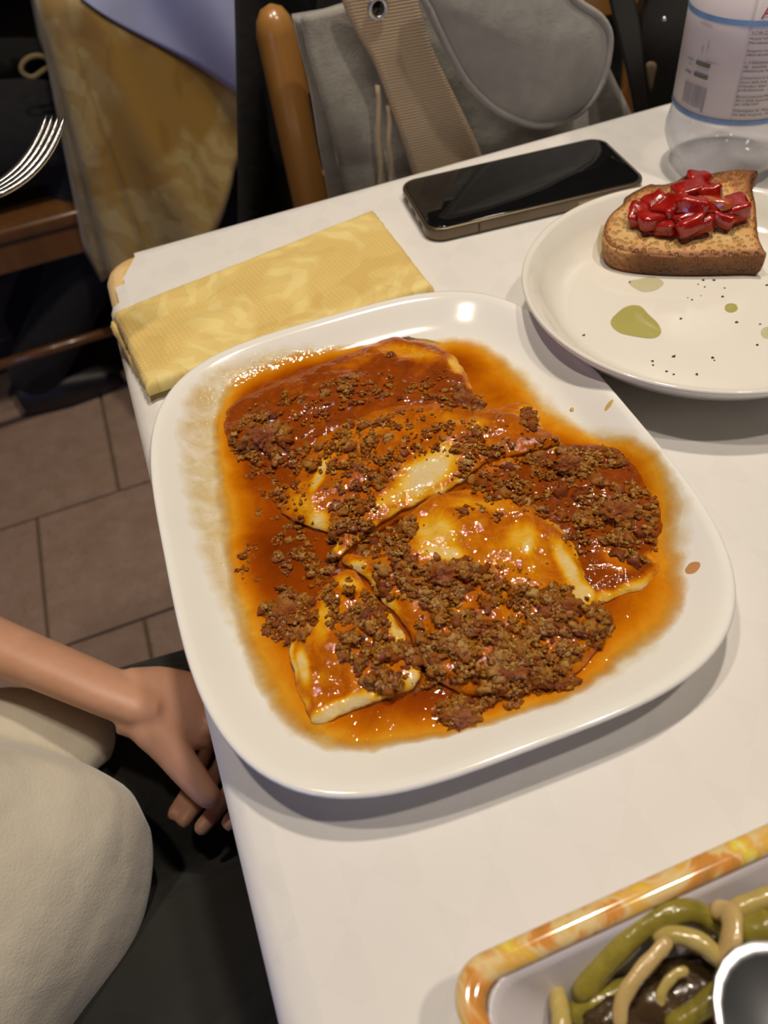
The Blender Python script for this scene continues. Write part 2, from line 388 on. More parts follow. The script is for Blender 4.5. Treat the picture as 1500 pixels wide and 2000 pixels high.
def px_poly(pts, z, n=160, wob=0., seed=0., closed=True):
    q = np.array([P(a, b, z)[:2] for a, b in pts]); q = spline(q, n, closed)
    if wob:
        c = q.mean(0); d = q-c; r = np.linalg.norm(d, axis=1, keepdims=True)
        nn = np.array([noise.noise(Vector((p[0]*120+seed, p[1]*120, seed))) + .5*noise.noise(Vector((p[0]*400+seed, p[1]*400, seed))) for p in q])[:, None]
        q = q + d/r*nn*wob
    return q
def patch_xy(poly, nr, center=None, power=.75):
    c = poly.mean(0) if center is None else np.array(center); X = []
    for k in range(nr):
        f = (1-(k/(nr-1))**(1/power)) if k < nr-1 else 0.0
        f = max(0, 1-k/(nr-1))**power if False else 1-k/(nr-1)
        X.append(c+(poly-c)*max(f, .004))
    return np.vstack(X)
LEVEL = .0122
sauce_px = [(424, 850), (436, 795), (470, 748), (560, 712), (640, 692), (740, 674), (850, 668), (905, 668), (958, 684), (1005, 728), (1045, 768), (1070, 800), (1120, 828), (1165, 856), (1215, 876), (1252, 900), (1285, 945), (1306, 1000), (1304, 1050), (1318, 1105), (1325, 1150), (1312, 1200), (1275, 1238), (1225, 1272), (1170, 1312), (1120, 1350), (1050, 1374), (960, 1402), (900, 1418), (830, 1430), (760, 1446), (700, 1452), (640, 1446), (590, 1420), (545, 1378), (516, 1330), (494, 1285), (474, 1230), (462, 1165), (452, 1090), (440, 1020), (430, 950)]
# widen a little so the fading rim of the sauce falls on the outline
spoly = px_poly(sauce_px, LEVEL, 260, .0015, 3.)
cc = spoly.mean(0); spoly = cc+(spoly-cc)*1.035
def sauce_h(x, y):
    d = poly_sd(x, y, spoly); z = np.maximum(LEVEL, plat_z(x, y)+.0003+np.clip(d, 0, .004)*.12); return z, d
XY = patch_xy(spoly, 70); zz, dd = sauce_h(XY[:, 0], XY[:, 1])
zz = zz + .0003*vnoise(XY[:, 0], XY[:, 1], 90)
depth = np.clip(zz-plat_z(XY[:, 0], XY[:, 1]), 0, 1)
# how much red sauce (against clear orange fat) stands in each part of the pool
dark = np.zeros(len(XY))
for (a, b, r, k) in [(620, 800, 190, .9), (760, 1000, 260, .8), (560, 1080, 110, .8), (1130, 950, 140, .9), (900, 1250, 260, .85), (1000, 1100, 220, .7), (540, 900, 90, .7), (460, 830, 50, .3), (880, 720, 70, .3), (980, 760, 80, .1), (600, 1180, 90, .5)]:
    c = P(a, b, LEVEL)[:2]; R_ = np.linalg.norm(P(a+r, b, LEVEL)[:2]-c); q = np.hypot(XY[:, 0]-c[0], XY[:, 1]-c[1])/R_
    dark = np.maximum(dark, k*np.clip(1.25-q, 0, 1)**.8)
th = np.clip(dd/.020, 0, 1)*.42 + dark*.55*np.clip(dd/.012, 0, 1)
V = np.column_stack([XY, zz+Z0+.0004]); nb = len(spoly)
F = grid_faces(nb, 70, True); F = [f for f in F]; F.append(tuple(69*nb+i for i in range(nb)))
mk('tomato_sauce', V, F, M['sauce'], loc=(*cc, Z0+.0088), attr={'thick': th}, label='pool of orange red tomato and meat sauce spread across the white platter', cat='sauce')
# oily smear around the pool
opx = [(345, 880), (352, 820), (375, 775), (420, 735), (500, 702), (600, 680), (700, 668), (800, 664), (900, 662), (980, 678), (1060, 745), (1130, 815), (1220, 855), (1290, 905), (1335, 970), (1352, 1040), (1345, 1110), (1338, 1180), (1300, 1250), (1235, 1310), (1160, 1360), (1060, 1392), (960, 1420), (830, 1446), (760, 1466), (690, 1474), (620, 1464), (560, 1425), (510, 1370), (475, 1300), (440, 1220), (405, 1140), (375, 1040), (352, 950)]
op = px_poly(opx, .0135, 240, .003, 9.); c2 = op.mean(0); X2 = patch_xy(op, 46)
od = poly_sd(X2[:, 0], X2[:, 1], op); z2 = plat_z(X2[:, 0], X2[:, 1])+.0002
F = grid_faces(240, 46, True); F.append(tuple(45*240+i for i in range(240)))
mk('oil_smear', np.column_stack([X2, z2+Z0+.0004]), F, M['oil'], loc=(*c2, Z0+.0087), attr={'thick': np.clip(od/.012, 0, 1)}, label='thin yellow oily smear on the platter round the edge of the sauce', cat='oil')

# (px, py, rx, ry, weight, mean size mm)
BL = [(500, 838, 55, 42, 260, 1.5), (530, 900, 60, 40, 110, 1.1), (600, 880, 28, 26, 60, 1.3), (620, 760, 80, 35, 120, 1.0), (700, 742, 70, 32, 150, 1.2), (560, 800, 80, 40, 70, .9), (820, 750, 50, 26, 60, 1.0), (905, 762, 44, 26, 120, 1.5), (1035, 808, 18, 26, 36, 1.5), (480, 1080, 26, 40, 50, 1.1), (590, 1050, 66, 52, 260, 1.3), (560, 1180, 55, 55, 230, 1.5), (640, 1020, 30, 40, 30, 1.), (540, 960, 55, 30, 60, 1.0),
      (700, 890, 62, 70, 330, 1.25), (690, 990, 44, 40, 170, 1.4), (790, 830, 70, 30, 130, 1.0), (780, 905, 60, 40, 90, 1.0), (750, 1045, 60, 40, 220, 1.3), (800, 1030, 30, 20, 60, 1.5), (900, 860, 60, 40, 120, 1.1), (960, 900, 90, 46, 230, 1.2), (985, 955, 60, 30, 120, 1.2), (940, 1010, 50, 20, 40, 1.),
      (1100, 890, 70, 36, 220, 1.4), (1180, 880, 40, 20, 90, 1.5), (1110, 960, 110, 50, 200, 1.1), (1205, 985, 80, 60, 330, 1.5), (1240, 1050, 50, 36, 130, 1.2), (1150, 1050, 50, 30, 60, 1.),
      (860, 1130, 70, 52, 300, 1.6), (780, 1120, 50, 40, 130, 1.3), (930, 1180, 110, 50, 220, 1.1), (870, 1240, 60, 60, 260, 1.5), (960, 1270, 80, 50, 300, 1.5), (1110, 1200, 76, 56, 360, 1.6), (1040, 1260, 90, 50, 330, 1.5), (1100, 1310, 24, 20, 40, 1.8), (890, 1370, 44, 26, 130, 1.5), (960, 1330, 80, 34, 220, 1.4), (1030, 1320, 70, 30, 130, 1.3), (970, 1140, 60, 40, 60, .9), (1030, 1180, 50, 30, 70, 1.), (830, 1290, 40, 40, 90, 1.2),
      (700, 1200, 56, 50, 230, 1.2), (730, 1270, 66, 44, 300, 1.5), (745, 1320, 30, 20, 60, 1.7), (660, 1160, 26, 26, 70, 1.3), (1020, 1130, 130, 50, 60, .7), (800, 880, 260, 90, 120, .7), (620, 850, 160, 90, 110, .7), (680, 1080, 160, 40, 90, .7), (1150, 950, 120, 80, 120, .7), (860, 720, 40, 20, 22, .8), (640, 1130, 40, 30, 50, 1.1)]
PASTA = []
def pasta(name, pts, z0, bulge, label, cream=.22, spots=(), slope=(0, 0), edge=.0, wob=.0012, seed=0., center=None, waves=.001, skirt=.0065, edgecream=None):
    poly = px_poly(pts, z0, 150, wob, seed); c = poly.mean(0) if center is None else P(*center, z0)[:2]
    def H(x, y):
        d = poly_sd(x, y, poly); dd_ = np.clip(d, 0, None)
        z = z0 + slope[0]*(x-c[0]) + slope[1]*(y-c[1]) + bulge*(1-np.exp(-dd_/.012)) + .0006*(1-np.exp(-dd_/.0012))
        z = z + waves*(np.sin(x*210+y*120+seed)+np.sin(y*260-x*90+seed*2))*.5*np.clip(d/.006, 0, 1)
        return z, d
    nr = 34; XY = patch_xy(poly, nr, c); z, d = H(XY[:, 0], XY[:, 1])
    z = z + .0010*vnoise(XY[:, 0], XY[:, 1], 190, seed)+.0012*vnoise(XY[:, 0], XY[:, 1], 75, seed+4)
    cr = np.full(len(XY), cream) + .16*vnoise(XY[:, 0], XY[:, 1], 70, seed+2)
    en = vnoise(XY[:, 0], XY[:, 1], 130, seed+8); mb = np.zeros(len(XY))
    for (a, b, rx, ry, w_, sz) in BL:
        if w_ < 100 or rx > 120: continue
        q = P(a, b, z0)[:2]; e1 = np.linalg.norm(P(a+rx, b, z0)[:2]-q); e2 = np.linalg.norm(P(a, b+ry, z0)[:2]-q)
        mb = np.maximum(mb, np.exp(-((XY[:, 0]-q[0])/e1)**2-((XY[:, 1]-q[1])/e2)**2))
    cr = cr-.34*mb
    if edgecream:
        for (a, b, r, k) in edgecream:
            q = P(a, b, z0)[:2]; R_ = np.linalg.norm(P(a+r, b, z0)[:2]-q)
            g = np.clip(1.3-np.hypot(XY[:, 0]-q[0], XY[:, 1]-q[1])/R_, 0, 1)
            cr = np.maximum(cr, k*np.clip(g*2, 0, 1)*np.exp(-(np.clip(d, 0, 1)/.0032)**2)*np.clip(.8+.8*en, .25, 1))
    for sp in spots:
        a, b, rx, ry, an, k = sp; q = P(a, b, z0+bulge)[:2]
        e1 = P(a+rx*math.cos(math.radians(an)), b+rx*math.sin(math.radians(an)), z0+bulge)[:2]-q
        e2 = P(a-ry*math.sin(math.radians(an)), b+ry*math.cos(math.radians(an)), z0+bulge)[:2]-q
        Mi = np.linalg.inv(np.array([e1, e2]).T); w_ = (XY-q)@Mi.T; r_ = np.linalg.norm(w_, axis=1)
        cr = np.maximum(cr, cream+(k-cream)*np.clip((1.4-r_)/.8, 0, 1))
    nb = len(poly); bot = []; bc = []
    rim = XY[:nb]
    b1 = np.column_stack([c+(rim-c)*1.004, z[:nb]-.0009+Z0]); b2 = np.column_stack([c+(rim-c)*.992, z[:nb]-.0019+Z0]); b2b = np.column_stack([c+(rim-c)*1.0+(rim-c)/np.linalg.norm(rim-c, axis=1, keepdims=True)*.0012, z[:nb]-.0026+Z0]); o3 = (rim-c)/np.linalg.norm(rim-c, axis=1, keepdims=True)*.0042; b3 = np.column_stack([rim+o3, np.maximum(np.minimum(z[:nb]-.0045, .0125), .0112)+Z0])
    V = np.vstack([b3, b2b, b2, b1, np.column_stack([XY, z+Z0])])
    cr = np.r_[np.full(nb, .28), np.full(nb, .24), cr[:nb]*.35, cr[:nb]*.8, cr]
    F = grid_faces(nb, nr+4, True); F.append(tuple((nr+3)*nb+i for i in range(nb))); F.append(tuple(range(nb))[::-1])
    PASTA.append((H, poly))
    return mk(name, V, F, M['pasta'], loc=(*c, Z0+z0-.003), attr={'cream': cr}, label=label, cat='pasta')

pasta('pasta_sheet', [(728, 672), (762, 654), (800, 662), (868, 678), (890, 700), (912, 735), (925, 790), (880, 850), (760, 880), (640, 900), (540, 915), (462, 880), (438, 830), (455, 790), (530, 745), (640, 705)], .0128, .0040,
      'rearmost folded pasta sheet, drowned in dark meat sauce at the far side of the platter', .16, slope=(0., -.01), seed=1.,
      spots=[(800, 685, 75, 16, 10, .55), (888, 705, 12, 22, -30, .85), (700, 700, 40, 14, -20, .35)], edgecream=[(830, 668, 90, .9), (905, 735, 40, .9)])
pasta('pasta_sheet', [(828, 772), (862, 768), (905, 788), (960, 800), (1012, 786), (1042, 792), (1062, 832), (1096, 862), (1104, 890), (1040, 925), (940, 940), (850, 900), (800, 850)], .0142, .0038,
      'pasta sheet with a pale corner sticking up at the back right of the pile', .36, seed=2.,
      spots=[(868, 786, 45, 14, 22, .9), (1035, 800, 20, 12, 30, .95), (960, 822, 70, 16, 12, .5), (1075, 862, 30, 9, 38, .75)], edgecream=[(1060, 830, 60, .85)])
pasta('pasta_sheet', [(905, 975), (930, 925), (990, 892), (1060, 872), (1130, 868), (1190, 872), (1250, 905), (1292, 965), (1300, 1015), (1280, 1060), (1272, 1085), (1288, 1106), (1262, 1140), (1215, 1162), (1165, 1174), (1120, 1130), (1070, 1070), (980, 1030)], .0135, .0045,
      'folded pasta sheet on the right, buried under a dark mound of minced meat', .13, slope=(-.02, 0.), seed=3.,
      spots=[(1235, 1140, 55, 13, -25, .75), (1180, 1160, 26, 14, -10, .85), (1210, 1090, 40, 20, 30, .38)], edgecream=[(1240, 1140, 80, 1.)])
pasta('pasta_sheet', [(548, 985), (570, 935), (600, 880), (622, 852), (680, 822), (760, 796), (850, 790), (930, 806), (1010, 818), (1070, 850), (1090, 872), (1020, 890), (950, 905), (895, 945), (850, 968), (790, 990), (740, 1020), (690, 1058), (652, 1088), (640, 1078), (660, 1055), (628, 1028), (600, 1020)], .0172, .0045,
      'large central pasta sheet with its cut pale end bare of sauce', .34, slope=(.035, .01), seed=4., center=(800, 890),
      spots=[(830, 922, 62, 30, -32, 1.0), (865, 890, 30, 22, -20, .8), (770, 960, 50, 13, -30, .75), (622, 920, 10, 36, 22, .95), (640, 880, 30, 14, -50, .60), (618, 1005, 22, 18, 20, .95), (665, 1072, 25, 7, -35, .9), (720, 835, 60, 20, -20, .45), (585, 975, 30, 18, 20, .6), (900, 820, 60, 12, 12, .5)], edgecream=[(870, 955, 60, 1.), (800, 990, 60, .9), (700, 1050, 60, .85), (640, 1010, 60, .7)])
pasta('pasta_sheet', [(668, 1100), (690, 1086), (716, 1092), (760, 1060), (800, 1010), (850, 972), (905, 962), (960, 966), (1020, 980), (1060, 1008), (1100, 1040), (1128, 1078), (1142, 1120), (1160, 1150), (1178, 1172), (1180, 1225), (1150, 1285), (1080, 1330), (990, 1352), (900, 1345), (840, 1310), (815, 1262), (790, 1215), (745, 1170), (715, 1130)], .0165, .0060,
      'broad front pasta sheet with two bare yellow patches in its middle', .38, slope=(-.005, .045), seed=5., center=(960, 1140),
      spots=[(850, 1040, 42, 40, 20, .80), (865, 1078, 44, 14, 8, .95), (1020, 1052, 30, 34, 30, .78), (1030, 1065, 20, 12, -60, .92), (930, 985, 60, 14, 5, .60), (1110, 1098, 16, 60, -28, .92), (1140, 1145, 26, 22, 20, .9), (690, 1103, 20, 14, -20, 1.), (745, 1150, 12, 46, -38, .9), (985, 1110, 90, 40, 0, .46)], edgecream=[(1110, 1050, 70, 1.), (1150, 1150, 50, 1.), (740, 1160, 60, 1.)])
pasta('pasta_sheet', [(656, 1124), (690, 1120), (712, 1140), (742, 1176), (775, 1215), (800, 1262), (816, 1296), (822, 1322), (806, 1342), (760, 1356), (710, 1374), (660, 1396), (612, 1412), (600, 1385), (582, 1340), (572, 1300), (566, 1262), (580, 1225), (610, 1180), (636, 1145)], .0152, .0050,
      'small pasta sheet at the near left of the platter with pale frilled edges', .38, slope=(.035, .035), seed=6.,
      spots=[(672, 1370, 70, 15, -20, 1.), (620, 1395, 25, 14, -10, .95), (588, 1290, 12, 34, -12, .95), (630, 1210, 16, 44, 10, .70), (680, 1135, 26, 12, 20, .8), (805, 1318, 16, 20, 0, .95), (780, 1240, 10, 50, -28, .85), (690, 1310, 60, 26, 0, .28)], edgecream=[(590, 1310, 90, 1.), (700, 1370, 120, 1.), (790, 1260, 80, 1.)])
def top_h(x, y, which=False):
    z = sauce_h(x, y)[0]
    for H, _ in PASTA:
        zz_, d = H(np.asarray(x, float), np.asarray(y, float)); z = np.where((d > 0) & (zz_ > z), zz_, z)
    return z
def ico(sub=2):
    bm = bmesh.new(); bmesh.ops.create_icosphere(bm, subdivisions=sub, radius=1); v = np.array([q.co[:] for q in bm.verts]); f = [tuple(a.index for a in q.verts) for q in bm.faces]; bm.free(); return v, f
I2 = ico(2); I3 = ico(3)
VAR = []
for k in range(16):
    v = I2[0].copy(); sc_ = np.array([random.uniform(.8, 1.35), random.uniform(.65, 1.1), random.uniform(.55, .9)])
    nn = np.array([noise.noise(Vector(p)*1.3+Vector((k*7., 0, 0)))*.95 + noise.noise(Vector(p)*3.0+Vector((k*3., 5, 0)))*.65 for p in v])
    VAR.append(v*(1+nn)[:, None]*sc_)
CX = []; CR = []
BARE = [(828, 925, 72, 32, -32), (860, 1062, 58, 46, 10), (1025, 1055, 34, 40, 20), (700, 1378, 130, 24, -20), (1120, 1110, 22, 75, -28), (960, 1060, 110, 40, 8), (612, 1010, 26, 26, 0)]
def bare(q):
    for a, b, rx, ry, an in BARE:
        c_, s_ = math.cos(math.radians(an)), math.sin(math.radians(an)); x, y = q[0]-a, q[1]-b
        if ((x*c_+y*s_)/rx)**2+((-x*s_+y*c_)/ry)**2 < 1: return True
    return False
for (a, b, rx, ry, w_, sz) in BL:
    nC = int(w_*2.1); 
    r = np.sqrt(rng.random(nC))*1.08; t = rng.random(nC)*2*math.pi
    for q, s in zip(np.column_stack([a+rx*r*np.cos(t), b+ry*r*np.sin(t)]), rng.lognormal(0, .55, nC)*sz*.00068):
        if bare(q) and rng.random() > .05: continue
        CX.append(P(q[0], q[1], .022)[:2]); CR.append(min(s, .0033))
CX = np.array(CX); CR = np.array(CR)
ok = poly_sd(CX[:, 0], CX[:, 1], spoly) > .004; CX, CR = CX[ok], CR[ok]
# cluster: pull crumbs towards noise ridges
cl = vnoise(CX[:, 0], CX[:, 1], 150, 2.)+.5*vnoise(CX[:, 0], CX[:, 1], 400, 5.); ok = cl > -.06+.35*(rng.random(len(cl))-.5); CX, CR = CX[ok], CR[ok]
hz = top_h(CX[:, 0], CX[:, 1])
from math import floor
cell = {}; V = []; F = []; tone = []; piles = {}
order = np.argsort(-CR); nv0 = len(I2[0]); base = 0; VV = []; FF = np.array(I2[1]); FL = []
for i in order:
    r = CR[i]; key = (floor(CX[i, 0]/.0035), floor(CX[i, 1]/.0035)); lift = piles.get(key, 0.)
    piles[key] = min(lift + r*.24, .0024)
    a = rng.random()*6.283; c_, s_ = math.cos(a), math.sin(a); v = VAR[rng.integers(16)]*r
    v = np.column_stack([v[:, 0]*c_-v[:, 1]*s_, v[:, 0]*s_+v[:, 1]*c_, v[:, 2]])
    VV.append(v+np.array([CX[i, 0], CX[i, 1], hz[i]+Z0+r*.05+lift])); FL.append(FF+base); base += nv0
    tb_ = float(np.clip(rng.normal(.40+.22*min(lift, .003)/.003, .24), 0, 1)); tone += list(np.clip(tb_+(VAR[0][:, 2])*.28-.10, 0, 1))
print('crumbs', len(VV))
mk('minced_meat', np.vstack(VV), np.vstack(FL).tolist(), M['meat'], loc=(*cc, Z0+.012), attr={'tone': tone}, label='crumbs of browned minced meat scattered all over the sauced pasta', cat='meat', kind='stuff')
def clump(px, py, r, label, flat=.6, seed=0, elong=1.2):
    c = P(px, py, .025)[:2]; h = float(top_h([c[0]], [c[1]])[0]); v = I3[0].copy(); vs = []
    bm = bmesh.new(); bmesh.ops.create_icosphere(bm, subdivisions=4, radius=1); v = np.array([q.co[:] for q in bm.verts]); f = [tuple(a.index for a in q.verts) for q in bm.faces]; bm.free()
    k = np.array([abs(noise.noise(Vector(p)*2.1+Vector((seed, 0, 0))))*.5+noise.noise(Vector(p)*1.1+Vector((seed, 3, 0)))*.35+abs(noise.noise(Vector(p)*4.6+Vector((seed, 0, 2))))*.62+abs(noise.noise(Vector(p)*10+Vector((seed, 0, 2))))*.34 for p in v])
    v = v*(.58+k)[:, None]*np.array([r*elong, r, r*flat])
    return mk('meat_clump', v+np.array([c[0], c[1], h+Z0+r*flat*.05]), f, M['meat'], loc=(c[0], c[1], h+Z0), attr={'tone': np.clip(-.05+k*.95, 0, 1)}, label=label, cat='meat', group='lumps of minced meat on the pasta')
clump(500, 836, .0088, 'big brown meat lump at the far left end of the pasta', .75, 1, 1.15)
clump(905, 762, .0062, 'knobbly meat lump at the back between two pasta sheets', .75, 2, 1.25)
clump(1036, 806, .0036, 'small meat lump sitting on the pale raised pasta corner', .8, 3, 1.3)
clump(1205, 985, .0066, 'wide meat lump on the dark mound at the right', .7, 4, 1.3)
clump(1110, 890, .0056, 'flat meat lump at the back of the right mound', .7, 5, 1.4)
clump(548, 1172, .0062, 'meat lump on the left, beside the small pasta sheet', .65, 6)
clump(862, 1122, .0055, 'meat lump left of the bare yellow patch on the broad sheet', .8, 7)
clump(1112, 1180, .0055, 'meat lump by the right edge of the broad front sheet', .8, 8)
clump(1103, 1308, .0040, 'round lone meat lump near the front right of the sauce', .85, 9, 1.05)
clump(895, 1368, .0062, 'meat lump in the sauce at the near edge of the pasta', .6, 10, 1.3)
clump(1010, 1290, .0048, 'meat lump among the crumbs at the front centre', .5, 11, 1.3)
clump(760, 656+14, .0030, 'tiny dark meat lump perched on the far pasta edge', .9, 12, 1.)
# splashes on the rim
def puddle(name, px, py, rx, ry, zf, mat, label, cat, h=.0006, seed=0., group=None, ang=0., pts=None):
    z = zf(px, py)
    if pts is None: pts = [(px+rx*math.cos(a)*math.cos(ang)-ry*math.sin(a)*math.sin(ang), py+rx*math.cos(a)*math.sin(ang)+ry*math.sin(a)*math.cos(ang)) for a in np.linspace(0, 2*math.pi, 12, endpoint=False)]
    q = px_poly(pts, z, 40, .0003, seed); c = q.mean(0); V = []; K = 7
    for k in range(K):
        f = 1-k/(K-1); rr = c+(q-c)*max(f, .02); zc = np.array([zf_xy(a[0], a[1]) if zf_xy else z for a in rr]) if (zf_xy := ZF.get(zf)) else z
        V.append(np.column_stack([rr, zc+Z0+.0004+h*(1-f**2.5)*np.ones(len(rr))]))
    F = grid_faces(40, K, True); F.append(tuple((K-1)*40+i for i in range(40)))
    return mk(name, np.vstack(V), F, mat, label=label, cat=cat, group=group)
zplat = lambda a, b: .015
ZF = {zplat: lambda x, y: float(plat_z(x, y))}
M['drop'] = plain('sauce_drop', (.62, .30, .12), .08, var=.1, coat=.5); M['drop2'] = plain('yellow_sauce_drop', (.66, .48, .16), .08, var=.1, coat=.5)
puddle('sauce_splash', 1352, 1112, 14, 11, zplat, M['drop'], 'round dried brownish sauce splash on the right rim of the platter', 'sauce splash', .0002, 1.)
puddle('sauce_splash', 1187, 806, 9, 4, zplat, M['drop2'], 'short yellow sauce streak on the platter rim near the bread plate', 'sauce splash', .0003, 2., ang=-.6)
puddle('sauce_splash', 1118, 790, 4.5, 4, zplat, M['drop2'], 'tiny shiny sauce drop on the white rim by the sauce', 'sauce splash', .0008, 3.)

# ------------------------------------------------------------------ bread plate with bruschetta
BC = np.array([.1971, .3620]); BR = .1011
bprof = [(0, .0085), (.055, .0085), (.056, .0004), (.060, .0004), (.063, .0080), (.078, .0130), (.090, .0195), (.0975, .0275), (.1003, .0312), (.1011, .0330), (.1006, .0342), (.0992, .0343), (.0965, .0325), (.090, .0235), (.083, .0165), (.0765, .0132), (.070, .0121), (.05, .0117), (.02, .0115), (0, .0115)]
V = []; n = 128
for r, z in bprof:
    for k in range(n):
        a = 2*math.pi*k/n; V.append((BC[0]+max(r, 1e-4)*math.cos(a), BC[1]+max(r, 1e-4)*math.sin(a), Z0+z))
F = grid_faces(n, len(bprof), True)
mk('bread_plate', V, F, M['china2'], loc=(*BC, Z0), label='round white plate with one bruschetta and drops of olive oil', cat='plate')
def bplate_z(x, y):
    r = math.hypot(x-BC[0], y-BC[1]); return float(np.interp(r, [0, .02, .05, .07, .0765, .083, .090, .0965], [.0115, .0115, .0117, .0121, .0132, .0165, .0235, .0325]))
zbp = lambda a, b: .0118
ZF[zbp] = bplate_z
m = N('olive_oil'); m.p(col=(.50, .46, .10), rough=.05, alpha=.75, coat=.6); M['oliveoil'] = m.m
m = N('thin_olive_oil'); m.p(col=(.60, .54, .22), rough=.06, alpha=.45, coat=.4); M['oliveoil2'] = m.m
puddle('olive_oil_puddle', 1240, 630, 50, 30, zbp, M['oliveoil'], 'largest olive green oil puddle at the near left of the bread plate', 'oil', .0010, 4., pts=[(1192, 632), (1205, 612), (1225, 598), (1250, 598), (1268, 615), (1285, 632), (1291, 650), (1275, 661), (1240, 657), (1210, 650)])
puddle('olive_oil_puddle', 1262, 552, 30, 15, zbp, M['oliveoil2'], 'pale thin oil puddle just in front of the bread', 'oil', .0006, 5., pts=[(1228, 550), (1250, 545), (1275, 540), (1296, 552), (1282, 566), (1258, 570), (1238, 562)])
puddle('olive_oil_puddle', 1428, 601, 13, 9, zbp, M['oliveoil'], 'small round oil drop at the right of the plate', 'oil', .0008, 6.)
puddle('olive_oil_puddle', 1500, 650, 14, 12, zbp, M['oliveoil2'], 'oil drop cut by the right edge of the picture', 'oil', .0006, 7.)
puddle('olive_oil_puddle', 1176, 488, 11, 20, zbp, M['oliveoil2'], 'faint oil patch left of the bread crust', 'oil', .0004, 8.)
M['pepper'] = plain('ground_pepper', (.05, .035, .02), .6)
parts = []
for (a, b) in [(1230, 549), (1308, 533), (1374, 545), (1364, 553), (1377, 558), (1395, 545), (1344, 579), (1352, 583), (1370, 575), (1412, 577), (1439, 627), (1485, 631), (1480, 672), (1396, 702), (1275, 704), (1276, 712), (1302, 724), (1316, 730), (1361, 730), (1498, 555), (1494, 434), (1488, 428), (1046, 522), (1140, 655), (1330, 620), (1316, 695), (1392, 697), (1416, 560)]:
    q = P(a, b, .0125); z = bplate_z(q[0], q[1]); v, f = VAR[rng.integers(16)], I2[1]; s = random.uniform(.00035, .0008)
    parts.append((v*s+np.array([q[0], q[1], Z0+z+s*.4]), f))
V, F = join(parts); mk('pepper_specks', V, F, M['pepper'], label='dark pepper specks and crumbs sprinkled over the bread plate', cat='pepper', kind='stuff')
# bread
def m_bread():
    m = N('toasted_bread'); t = m.attr('crust'); t2 = m.math('ADD', t, m.math('MULTIPLY', m.math('SUBTRACT', m.noise(120, 5, .65), .5), .45))
    c = m.ramp(t2, [(0., (.72, .55, .26)), (.22, (.66, .42, .15)), (.45, (.62, .30, .095)), (.66, (.30, .105, .022)), (1., (.075, .022, .006))])
    po = m.ramp(m.voronoi(330), [(.18, 0.), (.42, 1.)]); po2 = m.ramp(m.voronoi(190), [(.10, 0.), (.30, 1.)])
    pores = m.math('MULTIPLY', po, po2); c = m.mix(m.math('MULTIPLY', m.math('SUBTRACT', 1., pores), .3), c, (.30, .20, .04))
    m.p(col=c, rough=.55, normal=m.bump(pores, .8, .0018, m.bump(m.noise(300, 4), .4, .001)), sss=.08, ssss=.003); return m.m
M['bread'] = m_bread()
bt = .0285
bpx = [(1180, 452), (1186, 428), (1200, 412), (1218, 398), (1222, 384), (1248, 366), (1272, 354), (1286, 357), (1320, 350), (1336, 338), (1352, 335), (1372, 334), (1400, 330), (1428, 326), (1455, 324), (1482, 328), (1474, 348), (1470, 375), (1474, 402), (1478, 436), (1482, 462), (1492, 482), (1497, 491), (1470, 490), (1420, 491), (1360, 492), (1300, 491), (1250, 487), (1212, 480), (1190, 470)]
BZ = lambda py: float(np.interp(py, [324, 350, 400, 490], [.0435, .0405, .0340, .0285]))
poly = spline([P(a, b, BZ(b))[:2] for a, b in bpx], 140, True); c = poly.mean(0)
_A = np.array([[*P(a, b, BZ(b))[:2], 1] for a, b in bpx]); _k = np.linalg.lstsq(_A, np.array([BZ(b) for a, b in bpx]), rcond=None)[0]
bz = lambda x, y: _k[0]*x+_k[1]*y+_k[2]
nr = 22; XY = patch_xy(poly, nr, c); d = poly_sd(XY[:, 0], XY[:, 1], poly)
z = bz(XY[:, 0], XY[:, 1])-.0018*np.exp(-d/.0012)+.0008*vnoise(XY[:, 0], XY[:, 1], 250)+.0006*vnoise(XY[:, 0], XY[:, 1], 90, 3.)
far = np.array([ (P(1330, 340, bt)[:2]-c) ])[0]; far = far/np.linalg.norm(far)
proj = ((XY-c)@far)/.03
crust = .27+.60*np.exp(-d/.0022)+.40*np.clip(proj, 0, 1) ; crust = np.where(d > .012, np.minimum(crust, .12+.3*np.clip(proj, 0, 1)), crust)
rings = [(.97, -.0165, .98), (1.0, -.0135, .93), (1.012, -.0085, .86), (1.012, -.0035, .74), (1.006, -.0017, .66)]
V = [np.column_stack([c+(poly-c)*s, bz(poly[:, 0], poly[:, 1])+zz_+.0005*vnoise(poly[:, 0], poly[:, 1], 300, s*9)]) for s, zz_, _ in rings]
cr = np.concatenate([np.full(len(poly), k)-.3*np.exp(-((poly[:, 0]-P(1195, 490, .02)[0])/.008)**2) for _, _, k in rings]+[crust]); V = np.vstack(V+[np.column_stack([XY, z])]); V[:, 2] += Z0
nb = len(poly); F = grid_faces(nb, nr+5, True); F.append(tuple((nr+4)*nb+i for i in range(nb))); F.append(tuple(range(nb))[::-1])
mk('bread_slice', V, F, M['bread'], loc=(*c, Z0+.012), attr={'crust': cr}, label='wedge of toasted bread with browned crust, topped with diced tomato', cat='bread')
m = N('diced_tomato'); m.p(col=m.ramp(m.noise(130, 4), [(.35, (.30, .006, .004)), (.65, (.44, .02, .01))]), rough=.2, coat=.5, coatr=.05, sss=.35, ssss=.006, sssr=(1, .25, .12), normal=m.bump(m.noise(400, 2), .25, .001)); M['tomato'] = m.m
m = N('pale_tomato'); m.p(col=m.ramp(m.noise(130, 4), [(.35, (.42, .06, .02)), (.65, (.50, .14, .04))]), rough=.16, coat=.5, sss=.35, ssss=.006, sssr=(1, .3, .15)); M['tomato2'] = m.m
